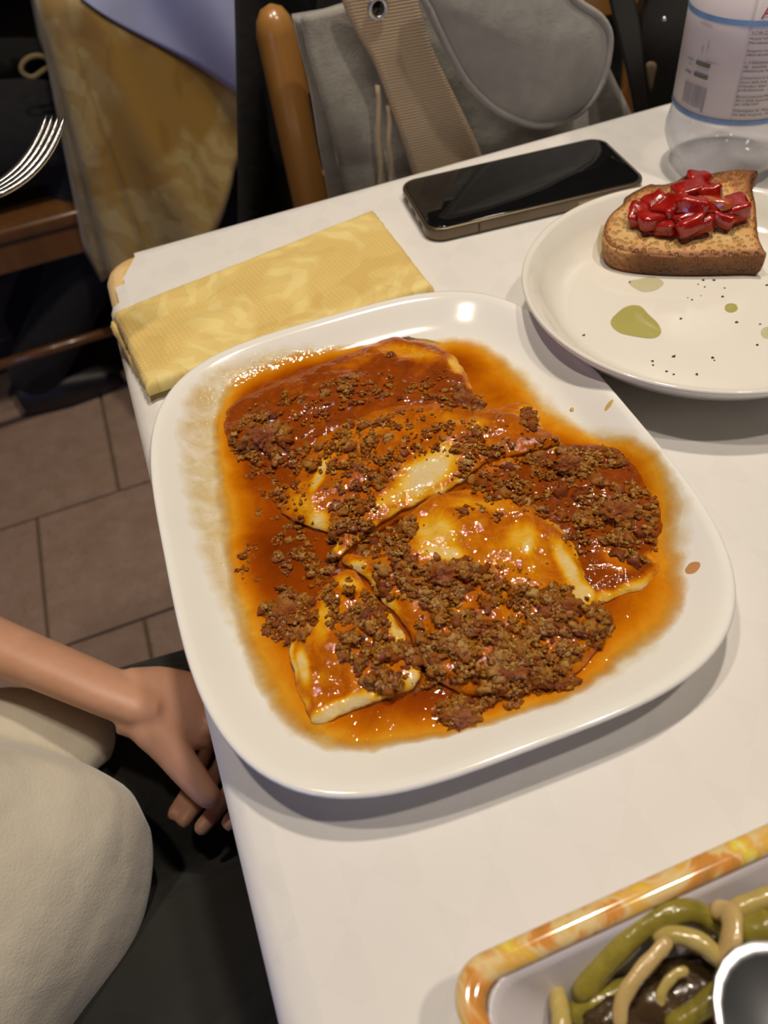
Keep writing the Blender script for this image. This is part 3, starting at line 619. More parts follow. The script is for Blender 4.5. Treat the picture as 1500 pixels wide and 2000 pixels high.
tl = [(1250, 414, .0, 9, 'leftmost tomato dice, low at the tip of the pile'), (1276, 398, 0, 9, 'tomato dice behind the left tip of the pile'), (1281, 424, .0, 10, 'broad tomato dice at the near left of the pile'), (1306, 430, .0, 9, 'tomato dice at the front, left of the yellow seed'), (1312, 398, .003, 11, 'dark red tomato dice stacked in the left middle of the pile'), (1346, 366, .003, 10, 'tomato dice at the far peak of the pile'), (1362, 350, 0, 9, 'pinkish tomato dice at the very back of the pile'), (1352, 396, .006, 11, 'bright red tomato dice on top with two shiny highlights'), (1336, 420, .003, 9, 'tomato dice holding a yellow seed'), (1346, 444, .0, 10, 'foremost tomato dice on the bread crumb'), (1364, 424, .002, 10, 'tomato dice right of the foremost one'), (1400, 396, .003, 12, 'pale orange tomato dice on the right of the pile'), (1388, 372, .002, 10, 'tomato dice behind the pale orange one'), (1436, 408, .0, 11, 'rightmost tomato dice, slumped towards the crust'), (1414, 424, .0, 9, 'low tomato dice under the pale orange one'), (1376, 398, .004, 8, 'small tomato dice between bright and pale ones')]
for i, (a, b, dz, s, lb) in enumerate(tl):
    zb_ = float(bz(*P(a, b, BZ(b))[:2])); q = P(a, b+2, zb_+.0035+dz); s = s*.00072
    bm = bmesh.new(); bmesh.ops.create_cube(bm, size=2); bmesh.ops.bevel(bm, geom=bm.edges[:], offset=.55, segments=3, affect='EDGES', profile=.6)
    rz, rx, ry = random.uniform(0, 3), random.uniform(-.4, .4), random.uniform(-.4, .4)
    from mathutils import Euler
    E_ = Euler((rx, ry, rz)).to_matrix(); sx, sy, sz = random.uniform(1., 1.4), random.uniform(.85, 1.05), random.uniform(.5, .7)
    vs = []
    for v in bm.verts:
        p = Vector(v.co); p = p*(1+.42*noise.noise(p*1.2+Vector((i*5., 0, 0)))); p = E_ @ Vector((p.x*sx, p.y*sy, p.z*sz))
        vs.append(np.array(p)*s)
    fs = [tuple(x.index for x in f.verts) for f in bm.faces]; bm.free(); vs = np.array(vs); q = q-np.array([0, 0, .0012])
    q[2] = max(q[2], Z0+zb_-.001-vs[:, 2].min()*.8)
    mk('tomato_dice', vs+q, fs, M['tomato2'] if 'pale orange tomato' in lb else M['tomato'], label=lb, cat='tomato', group='diced tomato on the bread')
sd = P(1329, 430, BZ(430)+.0085); mk('tomato_seed', VAR[3]*np.array([.0016, .0011, .0006])+sd, I2[1], M['drop2'], label='yellow tomato seed on the front of the diced tomato', cat='seed')

# ------------------------------------------------------------------ phone
pc = np.array([.1343, .5391]); pa_ = math.radians(8.22); ph = empty('smartphone', (*pc, Z0), 'black smartphone lying face up with bronze metal frame', 'phone')
M['phoneframe'] = plain('bronze_frame', (.15, .115, .075), .33, .7, .1); M['screen'] = plain('black_glass', (.006, .006, .006), .06, 0, .1, coat=.5)
M['slot'] = plain('dark_slot', (.01, .008, .006), .5)
def rrect(w, h, r, n=8):
    o = []
    for cx, cy, a0 in ((w/2-r, h/2-r, 0), (-w/2+r, h/2-r, 90), (-w/2+r, -h/2+r, 180), (w/2-r, -h/2+r, 270)):
        for k in range(n+1): a = math.radians(a0+90*k/n); o.append((cx+r*math.cos(a), cy+r*math.sin(a)))
    return o
def extr(ring_list, c, ang, zb):
    """ring_list of (pts2d, z): stacked loft, capped"""
    V = []; n = len(ring_list[0][0]); cs, sn = math.cos(ang), math.sin(ang)
    for pts, z in ring_list:
        for x, y in pts: V.append((c[0]+x*cs-y*sn, c[1]+x*sn+y*cs, zb+z))
    F = grid_faces(n, len(ring_list), True); F.append(tuple(range(n))[::-1]); F.append(tuple((len(ring_list)-1)*n+i for i in range(n))); return V, F
W_, H_ = .1622, .0786
mk('frame', *extr([(rrect(W_-.003, H_-.003, .011), .0004), (rrect(W_-.001, H_-.001, .0125), .0010), (rrect(W_, H_, .013), .0024), (rrect(W_, H_, .013), .0086), (rrect(W_-.0008, H_-.0008, .0126), .0096), (rrect(W_-.003, H_-.003, .0115), .0099)], pc, pa_, Z0), M['phoneframe'], ph)
mk('screen', *extr([(rrect(W_-.0042, H_-.0042, .011), .0097), (rrect(W_-.0042, H_-.0042, .011), .01015), (rrect(W_-.0056, H_-.0056, .0105), .01035)], pc, pa_, Z0), M['screen'], ph, label='black glass screen, switched off')
cs, sn = math.cos(pa_), math.sin(pa_)
def onp(x, y): return pc[0]+x*cs-y*sn, pc[1]+x*sn+y*cs
for k, (yy_, ln) in enumerate([(.018, .007), (0, .009), (-.018, .007)]):
    x, y = onp(-W_/2, yy_); bevel(mk('port', *box(x, y, Z0+.0052, .0010, ln, .0026, pa_), M['slot'], ph, smooth=False), .0009, 3)
x, y = onp(.038, -H_/2-.0002); bevel(mk('side_button', *box(x, y, Z0+.0058, .020, .0009, .0024, pa_), plain('button_metal', (.32, .24, .15), .3, .8), ph, smooth=False, label='lighter bronze side button'), .0004, 2)
x, y = onp(-.045, -H_/2-.0001); bevel(mk('antenna_band', *box(x, y, Z0+.0052, .0012, .0005, .0065, pa_), M['slot'], ph, smooth=False), .0001, 1)

# ------------------------------------------------------------------ napkin
nk = empty('cloth_napkin', P(530, 590, 0), 'yellow damask cloth napkin folded into a long rectangle behind the platter', 'napkin')
def quad_slab(name, cor, zb, thick, parent, mat, nu=70, nv=30, er=.006, amp=.001, seed=0., sag=None):
    c0, c1, c2, c3 = [np.array(c[:2]) for c in cor]; V = []; top = []; 
    for j in range(nv):
        for i in range(nu):
            # cosine spacing for round edges
            s = .5-.5*math.cos(math.pi*i/(nu-1)); t = .5-.5*math.cos(math.pi*j/(nv-1)); s = .5*s+.5*i/(nu-1); t = .5*t+.5*j/(nv-1)
            p = (c0*(1-s)+c1*s)*(1-t)+(c3*(1-s)+c2*s)*t
            Lu, Lv = np.linalg.norm(c1-c0), np.linalg.norm(c3-c0); d = min(s*Lu, (1-s)*Lu, t*Lv, (1-t)*Lv); e = min(1, d/er); rr = math.sqrt(max(0, 1-(1-e)**2))
            w_ = .0008*nz(p[0], p[1], seed, 260)*(1 if e < .2 else 0)
            z = zb+thick*(.12+.88*rr)+amp*(nz(p[0], p[1], seed, 38)+.5*nz(p[0], p[1], seed+3, 90))*e + (sag(s, t) if sag else 0)
            top.append((p[0]+w_, p[1]+w_, z+Z0))
    bot = [(a, b, zb+Z0) for a, b, _ in top]; V = top+bot; F = [f for f in grid_faces(nu, nv)]; m_ = nu*nv
    F = [f[::-1] for f in F] + [tuple(i+m_ for i in f) for f in grid_faces(nu, nv)]
    for i in range(nu-1): F += [(i, i+1, i+1+m_, i+m_), ((nv-1)*nu+i+1, (nv-1)*nu+i, (nv-1)*nu+i+m_, (nv-1)*nu+i+1+m_)]
    for j in range(nv-1): F += [((j+1)*nu, j*nu, j*nu+m_, (j+1)*nu+m_), (j*nu+nu-1, (j+1)*nu+nu-1, (j+1)*nu+nu-1+m_, j*nu+nu-1+m_)]
    return fixn(mk(name, V, F, mat, parent))
tz = .012
quad_slab('under_fold', [P(213, 632, .003), P(728, 420, .003), P(843, 577, .003), P(276, 752, .003)], .0004, .0045, nk, M['damask'], 60, 24, .0025, .0006, 2.)
quad_slab('top_fold', [P(216, 608, tz), P(729, 404, tz), P(849, 556, tz), P(286, 768, .008)], .0052, .0075, nk, M['damask'], 110, 46, .0055, .0010, 5., sag=lambda s, t: .0022*math.exp(-((t-.55+.25*(s-.4))/.13)**2)*math.exp(-((s-.35)/.3)**2)-.0008*math.exp(-((t-.75)/.1)**2))

# ------------------------------------------------------------------ bottle
bc = np.array([.2845, .538]); bo = empty('water_bottle', (*bc, Z0), 'clear plastic mineral water bottle with white and blue label', 'bottle')
m = N('clear_plastic'); m.p(col=(.93, .93, .95), rough=.06, alpha=1., normal=m.bump(m.noise(40, 2), .35, .004))
tr_ = m.t.nodes.new('ShaderNodeBsdfTransparent'); tr_.inputs[0].default_value = (.90, .90, .93, 1); mx_ = m.t.nodes.new('ShaderNodeMixShader'); fr_ = m.t.nodes.new('ShaderNodeLayerWeight'); fr_.inputs[0].default_value = .35
m.t.links.new(m.math('ADD', m.math('MULTIPLY', fr_.outputs['Facing'], .6), .14), mx_.inputs[0]); m.t.links.new(tr_.outputs[0], mx_.inputs[1]); m.t.links.new(m.b.outputs[0], mx_.inputs[2])
m.t.links.new(mx_.outputs[0], m.t.nodes['Material Output'].inputs[0]); M['pet'] = m.m
m = N('water'); m.p(col=(.97, .985, 1), rough=0., trans=1., ior=1.33); M['water'] = m.m
def bottle_r(z, a, shrink=0.):
    r = np.interp(z, [0, .004, .012, .022, .032, .040, .047, .155, .175, .20, .235, .26, .272, .276, .30], [.026, .033, .0405, .0440, .0445, .0432, .0418, .0418, .0440, .0435, .030, .018, .0140, .0140, .0140])
    foot = max(0, 1-z/.030); lobes = .5+.5*math.cos(5*a); r = r*(1-.20*foot*(1-lobes)**2)
    if .062 < z < .15: r = r
    elif .030 < z < .045: r -= .0010*abs(math.sin(a*4))*math.sin((z-.03)/.015*math.pi)
    return r-shrink
def bottle_mesh(z0_, z1, nzs, sh, bot=True):
    V = []; na = 80
    zs = np.linspace(z0_, z1, nzs)
    for z in zs:
        for k in range(na):
            a = 2*math.pi*k/na+.3; V.append((bc[0]+bottle_r(z, a, sh)*math.cos(a), bc[1]+bottle_r(z, a, sh)*math.sin(a), Z0+z+.0005))
    F = grid_faces(na, nzs, True); F.append(tuple(range(na))[::-1]); F.append(tuple((nzs-1)*na+i for i in range(na))); return V, F
mk('body', *bottle_mesh(0, .285, 76, 0), M['pet'], bo)
V, F = tube([(*bc, Z0+.283), (*bc, Z0+.300)], [.0155, .0155], 32); mk('cap', V, F, plain('blue_cap', (.05, .15, .5), .4), bo, label='blue screw cap')
M['label'] = plain('label_paper', (.74, .67, .66), .45, var=.01); M['blue'] = plain('label_blue', (.20, .38, .66), .45, var=.15, scale=200); M['ink'] = plain('label_ink', (.14, .12, .12), .6); M['inkgray'] = plain('label_gray_ink', (.38, .35, .36), .6); M['redink'] = plain('label_red_ink', (.55, .08, .12), .5)
LR = .0425
def cyl(s, z, r=LR): # s = arc length along the label, 0 where the text column starts
    a = A0 + s/LR; return np.array([bc[0]+r*math.cos(a), bc[1]+r*math.sin(a), Z0+z])
A0 = math.radians(-119)
def lab_strip(name, s0, s1, z0_, z1, mat, r, ns=60, jag=None, parent=bo, **kw):
    V = []; F = []
    for i in range(ns+1):
        s = s0+(s1-s0)*i/ns
        ja = (jag*(i % 2)) if jag else 0
        V += [cyl(s, z0_-(ja if jag and jag > 0 else 0), r), cyl(s, z1-(ja if jag and jag < 0 else 0), r)]
    for i in range(ns): F.append((2*i, 2*i+2, 2*i+3, 2*i+1))
    return mk(name, V, F, mat, parent, **kw)
LZ0, LZ1 = .0465, .1050
LQ = (LZ1-LZ0)/.065
circ = 2*math.pi*LR
lab = solid(lab_strip('label', 0, circ, LZ0-.001, LZ1+.042, M['label'], LR-.0001, 120, parent=bo, label='wrap-around printed paper label'), .0003, -1)
band1 = lab_strip('blue_band', 0, circ, LZ0, LZ0+.0022, M['blue'], LR+.00025, 560, jag=-.0009, parent=lab, label='serrated blue stripe along the bottom')
band2 = lab_strip('blue_band', 0, circ, LZ1, LZ1+.0028, M['blue'], LR+.00025, 560, jag=.0009, parent=lab, label='serrated blue stripe near the top')
def text_mesh(name, items, mat, parent, label=None):
    parts = []
    for (txt, s, z, size, vert, sx) in items:
        cu = bpy.data.curves.new('t', 'FONT'); cu.body = txt; cu.size = size; cu.resolution_u = 2
        ob = bpy.data.objects.new('t', cu); COL.objects.link(ob); bpy.context.view_layer.update()
        dg = bpy.context.evaluated_depsgraph_get(); me = ob.evaluated_get(dg).to_mesh()
        vs = [v.co.copy() for v in me.vertices]; fs = [tuple(p.vertices) for p in me.polygons]
        ob.evaluated_get(dg).to_mesh_clear(); bpy.data.objects.remove(ob); bpy.data.curves.remove(cu)
        if vs: parts.append(([cyl(s+(v.x*sx if not vert else -v.y), LZ0+(z-.057+(v.y if not vert else v.x))*LQ, LR+.0003) for v in vs], fs))
    V, F = join(parts); return mk(name, V, F, mat, parent, smooth=False, label=label)
zt = lambda py: None
lines = [('SORGES', .1165, .0036), ('Acqua minerale nat', .1135, .0026), ('Microbiologicamente', .1108, .0026), ('Sorgente rimonde ac', .1060, .0024), ('effetti diuretici e fa', .1034, .0024), ("1. L'allattamento al s", .0985, .0025), ('dei   possibile   quan', .0958, .0025), ('utilizzata per la prep', .0931, .0025), ('Conservare in ambiente', .0885, .0025), ('riparo dalla luce intensa', .0858, .0025), ('richiudere dopo uso co', .0831, .0025), ('preferibilmente   entro', .0804, .0025), ('Riconoscimento Ministero', .0760, .0024), ('04/11/2002 Autorizzazio', .0734, .0024), ('del 14/06/2007', .0708, .0024), ('Imbottigliata da: Miner', .0664, .0025), ('Via della Sorgente, 122', .0636, .0025)]
text_mesh('printed_text', [(t, 0.0005, z, sz, False, 1.) for t, z, sz in lines], M['ink'], lab, 'small dark column of Italian print')
text_mesh('printed_text', [('SORGESA', -.034, .1180, .0024, False, 1.), ('12 04 21', -.0235, .1020, .0022, True, 1.), ('L 0221', -.0275, .1000, .0022, True, 1.), ('00000012', -.0245, .0958, .0018, False, 1.3), ('PET 1', -.0385, .0900, .0025, False, 1.), ('RACCOLTA', -.0300, .0905, .0019, False, 1.), ('PLASTICA', -.0300, .0870, .0019, False, 1.)], M['inkgray'], lab, 'faint gray codes on the left of the label')
for (s, z, w__, h__, k) in [(-.0315, .0925, .0115, .0026, 'ink'), (-.0315, .0848, .0115, .0026, 'ink'), (-.041, .0935, .007, .0008, 'inkgray'), (-.041, .0845, .007, .0016, 'inkgray')]:
    lab_strip('printed_box', s, s+w__, LZ0+(z-.057)*LQ, LZ0+(z-.057+h__)*LQ, M['inkgray'] if k == 'inkgray' else plain('dark_green_ink', (.16, .17, .09), .6), LR+.0003, 6, parent=lab)
sb = -.0385; 
while sb < -.0195:
    wd = random.choice([.00022, .00045, .0007]); lab_strip('barcode_bar', sb, sb+wd, LZ0+(.0075 if sb < -.0215 else .0055)*LQ, LZ0+.022*LQ, M['inkgray'], LR+.0003, 1, parent=lab); sb += wd+random.choice([.0003, .0005])
text_mesh('printed_text', [('ACQ', .004, .1262, .013, False, .8)], M['redink'], lab, 'large red letters above the upper blue stripe')

# ------------------------------------------------------------------ side dish with green beans
M['dishwhite'] = plain('white_melamine', (.66, .62, .66), .2, var=.02, coat=.3)
m = N('painted_rim'); f = m.noise(34, 3, .5, 1.6)
m.p(col=m.ramp(f, [(.30, (.42, .22, .06)), (.42, (.72, .30, .06)), (.48, (.80, .62, .30)), (.54, (.80, .45, .09)), (.61, (.84, .66, .08)), (.69, (.86, .78, .42)), (.76, (.55, .16, .05))]), rough=.1, coat=.6, coatr=.04); M['rim'] = m.m
dz_ = .034
dA = P(861, 1893, dz_); dB = P(1500, 1606, dz_); dd_ = dB-dA; dang = math.atan2(dd_[1], dd_[0])
DL, DW = .215, .125
cD = dA[:2]+np.array([math.cos(dang), math.sin(dang)])*DL/2 - np.array([-math.sin(dang), math.cos(dang)])*DW/2
dish = empty('rectangular_dish', (*cD, Z0), 'deep white rectangular dish with painted yellow and orange rim', 'dish')
mk('bowl', *extr([(rrect(DL-.075, DW-.060, .012), .0006), (rrect(DL-.07, DW-.055, .014), .0006), (rrect(DL-.04, DW-.034, .014), .010), (rrect(DL-.016, DW-.016, .013), .030), (rrect(DL-.014, DW-.014, .013), .0318), (rrect(DL-.0165, DW-.0165, .011), .0318), (rrect(DL-.020, DW-.020, .011), .028), (rrect(DL-.048, DW-.042, .012), .010), (rrect(DL-.055, DW-.046, .012), .0045), (rrect(DL-.09, DW-.07, .010), .0035)], cD, dang, Z0), M['dishwhite'], dish)
ringsd = [(rrect(DL-.013, DW-.013, .012), .0312), (rrect(DL-.002, DW-.002, .012), .0318), (rrect(DL, DW, .0125), .0330), (rrect(DL-.001, DW-.001, .012), .0343), (rrect(DL-.006, DW-.006, .011), .0352), (rrect(DL-.0115, DW-.0115, .009), .0350), (rrect(DL-.0150, DW-.0150, .008), .0340), (rrect(DL-.0165, DW-.0165, .008), .0316)]
V, F = extr(ringsd, cD, dang, Z0); F = F[:-2]; n = len(ringsd[0][0]); L = (len(ringsd)-1)*n; F += [(L+i, L+(i+1) % n, (i+1) % n, i) for i in range(n)]
mk('painted_rim', V, F, M['rim'], dish, label='glossy yellow and orange patterned rim')
m = N('marinade'); m.p(col=m.ramp(m.noise(70, 4), [(.35, (.10, .055, .015)), (.65, (.22, .14, .03))]), rough=.12, coat=.5, normal=m.bump(m.noise(150, 3), .5, .003)); M['marinade'] = m.m
q = px_poly([(1010, 2040), (1060, 1960), (1150, 1900), (1250, 1830), (1330, 1790), (1500, 1770), (1600, 1800), (1650, 2050), (1400, 2150), (1100, 2150)], .012, 60, .001, 2.); c = q.mean(0); XY = patch_xy(q, 14)
mk('dark_marinade', np.column_stack([XY, Z0+.013+.003*vnoise(XY[:, 0], XY[:, 1], 90)]), grid_faces(60, 14, True)+[tuple(13*60+i for i in range(60))], M['marinade'], loc=(*c, Z0+.004), label='brown oily marinade and dark leaves under the green beans in the dish', cat='marinade')
def m_bean(name, a, b): 
    m = N(name); m.p(col=m.ramp(m.noise(90, 4, .6, .5), [(.3, a), (.7, b)]), rough=.22, coat=.4, coatr=.08, sss=.2, ssss=.004, sssr=(.8, 1, .3), normal=m.bump(m.noise(260, 3), .35, .0012)); return m.m
M['bean'] = m_bean('stewed_green_bean', (.20, .17, .022), (.34, .27, .045)); M['bean2'] = m_bean('pale_bean', (.42, .32, .08), (.56, .43, .15)); M['aub'] = m_bean('onion_strip', (.50, .34, .13), (.62, .45, .20)); M['dkleaf'] = m_bean('dark_leaf', (.045, .026, .012), (.085, .05, .02))
def bean(pts, r, mat, label, flat=1., name='green_bean', cat='green bean'):
    Q = spline([P(a, b, z)-[0, 0, 0] for a, b, z in pts], 26); r *= 1.2; rads = [(r*(1-.4*abs(2*i/25-1)**9)*(1+.05*math.sin(i*.9))*flat, r*(1-.4*abs(2*i/25-1)**9)*(1+.05*math.sin(i*.9))) for i in range(26)]
    rads[0] = (r*.35*flat, r*.35); rads[-1] = rads[0]; o = mk(name, *tube(Q, rads, 14), mat, label=label, cat=cat, group='vegetables in the dish' if cat == 'green bean' else None); fixn(o); return o
bean([(1125, 1955, .018), (1175, 1890, .022), (1230, 1830, .026), (1290, 1790, .029), (1345, 1778, .029), (1390, 1800, .024), (1420, 1830, .02)], .0031, M['bean'], 'long green bean arching along the far side of the dish')
bean([(1275, 1835, .027), (1320, 1826, .030), (1370, 1842, .031), (1410, 1875, .030), (1460, 1880, .028), (1510, 1850, .028)], .0024, M['bean2'], 'pale green bean curving across the middle of the dish')
bean([(1210, 2010, .024), (1215, 1955, .027), (1245, 1905, .029), (1285, 1860, .030), (1310, 1832, .031)], .0019, M['aub'], 'tan wrinkled strip leaning on the long bean', .7)
bean([(1390, 1775, .028), (1425, 1785, .033), (1428, 1830, .034), (1408, 1890, .031)], .0028, M['aub'], 'short tan strip hanging over the pale bean', .6)
bean([(1395, 1795, .026), (1440, 1775, .030), (1500, 1752, .032), (1560, 1740, .032)], .0025, M['bean2'], 'yellowish bean running out at the right edge')
bean([(1440, 1830, .024), (1480, 1815, .029), (1530, 1810, .029)], .0045, M['bean'], 'thick green bean at the far right of the dish')
bean([(1085, 1925, .016), (1092, 1960, .020), (1098, 2010, .022), (1100, 2060, .020)], .0024, M['bean2'], 'short upright bean at the left end of the heap')
bean([(1300, 2010, .022), (1360, 1975, .025), (1420, 1925, .027), (1480, 1870, .026), (1530, 1850, .025)], .0027, M['bean'], 'olive bean running beside the spoon')
bean([(1110, 1990, .014), (1160, 1960, .017), (1220, 1935, .017), (1270, 1925, .016)], .0030, M['bean'], 'low bean half sunk in the marinade at the left')
bean([(1290, 1990, .02), (1292, 1940, .024), (1318, 1905, .026), (1345, 1895, .026)], .0013, M['bean2'], 'thin bright green shred over the dark leaf', .6)
for i, (a, b, rx, ry, lb) in enumerate([(1360, 1925, .012, .008, 'dark brown leaf in the middle of the bean dish'), (1290, 1960, .009, .007, 'dark leaf between the tan strip and the green shred'), (1200, 1990, .008, .006, 'dark leaf at the near left of the beans')]):
    q = P(a, b, .021); v, f = I3; k = np.array([1+.25*noise.noise(Vector(p)*1.6+Vector((i*4., 0, 0))) for p in v]); mk('dark_leaf', v*k[:, None]*np.array([rx, ry, .0040])+q-[0, 0, .002], f, M['dkleaf'], label=lb, cat='leaf')
# serving spoon resting in the dish
M['steel'] = plain('polished_steel', (.66, .67, .70), .34, 1., .05)
sp = empty('serving_spoon', P(1530, 2040, .01), 'steel serving spoon with its bowl in the bean dish at the corner', 'spoon')
V = []; cS = P(1590, 2075, .034); dirS = np.array([.35, -.93, 0]); latS = np.array([.93, .35, 0]); nn_ = 28
for i in range(9):
    f = i/8
    for k in range(nn_):
        a = 2*math.pi*k/nn_; V.append(cS+dirS*math.cos(a)*.030*f+latS*math.sin(a)*.020*f*(1-.12*math.cos(a))+np.array([0, 0, .009*f*f-.006]))
F = grid_faces(nn_, 9, True); F.append(tuple(range(nn_)))
solid(mk('bowl', V, F, M['steel'], sp), .0012, 0)
V, F = tube([cS+dirS*.028+[0, 0, .002], cS+dirS*.045+[0, 0, .012], cS+dirS*.09+[0, 0, .030], cS+dirS*.15+[0, 0, .036]], [(.0015, .004), (.0013, .0035), (.0012, .005), (.0012, .008)], 12); mk('handle', V, F, M['steel'], sp)

# ------------------------------------------------------------------ chairs
def PV(px, py, v):
    """point seen at (px,py) on the upright plane v behind the far edge of the table"""
    D = (px-750)/FPX*Rv + (1000-py)/FPX*Uv + Fv; p0 = TC+TV*v; o = np.array([0, 0, HC+Z0])
    return o + D*(((p0-o)@TV)/(D@TV))
def chair(u, v, face, w_, d_, seat, top, label, mat, pr=.015, arm=None, slats=3, name='wooden_chair'):
    """face: direction the sitter looks, degrees in the table frame; (u,v) middle of the seat back edge"""
    a = math.radians(face)+ANG; f = np.array([math.cos(a), math.sin(a), 0]); s = np.array([-f[1], f[0], 0]); o = T(u, v, -Z0)
    ch = empty(name, o+f*d_/2, label, 'chair')
    L = lambda x, y, z: o+f*x+s*y+np.array([0, 0, z])
    for sg in (1, -1):
        pts = [L(-.035, sg*(w_/2), .0), L(-.005, sg*w_/2, seat*.6), L(0, sg*w_/2, seat), L(-.012, sg*w_/2, (seat+top)/2), L(-.03, sg*w_/2, top-.02), L(-.031, sg*w_/2, top-.010), L(-.032, sg*w_/2, top-.003), L(-.032, sg*w_/2, top)]
        fixn(mk('back_post', *tube(pts, [pr, pr, pr, pr, pr, pr*.85, pr*.55, pr*.1], 20), mat, ch))
        fixn(mk('leg', *tube([L(d_-.02, sg*(w_/2-.01), 0), L(d_-.03, sg*(w_/2-.01), seat-.02)], [pr*.8, pr], 14), mat, ch))
        fixn(mk('side_rung', *tube([L(-.01, sg*w_/2, seat*.45), L(d_-.025, sg*(w_/2-.01), seat*.45)], [.009, .009], 10), mat, ch))
        bevel(mk('seat_rail', *box(*L(d_/2, sg*(w_/2-.008), seat-.035), d_-.05, .02, .05, a), mat, ch, smooth=False), .003)
    for k in range(slats):
        z = seat+.12+(top-seat-.17)*k/max(1, slats-1); V = []
        for q in range(13):
            y = -w_/2+w_*q/12; b = -.014-.03*(z-seat)/(top-seat)*.6-.022*(1-(2*q/12-1)**2)
            for dz, dx in ((-.022, -.005), (-.022, .005), (.022, .005), (.022, -.005)): V.append(L(b+dx, y, z+dz))
        F = grid_faces(4, 13, True); F += [(0, 1, 2, 3), (51, 50, 49, 48)]
        bevel(fixn(mk('back_slat', V, F, mat, ch, smooth=False)), .002)
    V, F = extr([(rrect(d_, w_+.01, .03), 0), (rrect(d_+.006, w_+.016, .032), .006), (rrect(d_+.006, w_+.016, .032), .018), (rrect(d_, w_+.01, .03), .024)], (o+f*d_/2)[:2], a, seat-.008)
    mk('seat', V, F, mat, ch)
    if arm: fixn(mk('arm_rest', *tube(arm, [.009, .012, .013, .010, .003], 14), mat, ch))
    return ch
pt, pb_ = PV(556, 44, .10), PV(600, 385, .10)
ptT = (pt-TC)@TU
PW = .345; beech = M['wood']
chair(.187+PW/2, .072+.032, -90, PW, .40, .45, pt[2]+.004, 'glossy light brown wooden chair pushed in across the table, grey bag on it', beech, .0165,
      [T(.183, .10, -.15), T(.15, .085, -.135), T(.122, .06, -.10), T(.112, .052, -.06), T(.109, .048, -.038)])
chair(.43, .27, 90, .40, .38, .45, .84, 'dark wooden chair under the black coat, facing the far table', M['darkwood'])
chair(-.46, 1.0, 0, .40, .50, .415, .80, 'brown wooden chair left of the far table, beyond the fork', M['darkwood'])
chair(-.40, -.36, 0, .36, .36, .385, .74, 'brown wooden chair carrying the child beside the table', M['darkwood'])

# ------------------------------------------------------------------ grey bag, black bag, black coat
def m_felt(name, a, b, sc=1, sh=.35):
    m = N(name); f = m.noise(55*sc, 4, .6, .4); g = m.noise(700, 2)
    m.p(col=m.ramp(f, [(.3, a), (.7, b)]), rough=.95, sheen=sh, normal=m.bump(g, .35, .0008, m.bump(m.noise(30, 3), .35, .006))); return m.m
M['grey'] = m_felt('grey_felt', (.30, .29, .265), (.37, .355, .32)); M['grey2'] = m_felt('grey_felt_lining', (.27, .265, .26), (.33, .325, .31))
m = N('ribbed_webbing'); wv = m.t.nodes.new('ShaderNodeTexWave'); wv.bands_direction = 'Z'; wv.inputs['Scale'].default_value = 140; wv.inputs['Distortion'].default_value = .6
m.t.links.new(m.mapping((1, 1, 1), (0, -.06, 0)), wv.inputs['Vector'])
m.p(col=m.mix(m.math('MULTIPLY', wv.outputs['Fac'], .5), (.50, .38, .25), (.62, .49, .34)), rough=.85, sheen=.2, normal=m.bump(wv.outputs['Fac'], .5, .0008)); M['web'] = m.m
M['beige'] = plain('beige_cotton', (.58, .46, .32), .9, bump=.3)
M['black'] = m_felt('black_wool', (.006, .006, .007), (.011, .010, .011), 1, .03); M['blackleather'] = plain('black_leather', (.012, .011, .011), .45, bump=.2)
def panel(name, left, right, v, mat, parent=None, thick=.004, nu=40, nv=44, fold=None, **kw):
    Lp = spline([PV(a, b, v) for a, b in left], nv); Rp = spline([PV(a, b, v) for a, b in right], nv); V = []
    for j in range(nv):
        for i in range(nu):
            s = i/(nu-1); t = j/(nv-1); p = Lp[j]*(1-s)+Rp[j]*s
            if fold: p = p - TV*fold(s, t)
            V.append(p)
    o = mk(name, V, [f[::-1] for f in grid_faces(nu, nv)], mat, parent, **kw); return solid(o, thick, -1)
gb = empty('grey_bag', T(.36, .07, -.35), 'grey felt bag with a round flap and beige strap, hung on the light wooden chair', 'bag')
panel('back_panel', [(578, 36), (588, 90), (610, 180), (626, 290), (642, 385), (655, 480)], [(1100, -60), (1150, 20), (1188, 130), (1226, 212), (1262, 300), (1290, 380)], .075, M['grey'], gb, .012, fold=lambda s, t: .006*math.sin(s*14)*t)
panel('front_panel', [(590, 30), (596, 70), (606, 130), (640, 245), (676, 375), (700, 470)], [(1080, -60), (1120, 20), (1150, 120), (1150, 240), (1150, 320), (1150, 420)], .060, M['grey'], gb, .010, fold=lambda s, t: .010*math.sin(s*17+1)*math.sin(math.pi*min(1, t*1.4+.15))*(.3+t)+.008*math.exp(-((s-.12)/.08)**2)*t)
def outline_slab(name, pts, v, mat, parent, thick, bulge, n=90, nr=16, **kw):
    q = spline([PV(a, b, v) for a, b in pts], n, True); c = q.mean(0); V = []
    for k in range(nr):
        f = 1-k/(nr-1); e = min(1, (1-f)*6); V += list(c+(q-c)*max(f, .01) - TV*(bulge*(1-f*f)+thick*.5*math.sqrt(max(0, 1-(1-e)**2))))
    B = list(c+(q-c)*1.0+TV*thick*.5); m0 = len(V); V += B
    F = grid_faces(n, nr, True); F.append(tuple((nr-1)*n+i for i in range(n))[::-1]); F += [(m0+i, m0+(i+1) % n, (i+1) % n, i) for i in range(n)]; F.append(tuple(m0+i for i in range(n)))
    return fixn(mk(name, V, F, mat, parent, **kw)), q
flap_px = [(815, -40), (832, 20), (850, 60), (872, 105), (905, 160), (950, 205), (1000, 234), (1050, 249), (1100, 240), (1145, 211), (1175, 165), (1190, 112), (1192, 62), (1172, 28), (1130, 0), (1080, -40), (940, -70)]
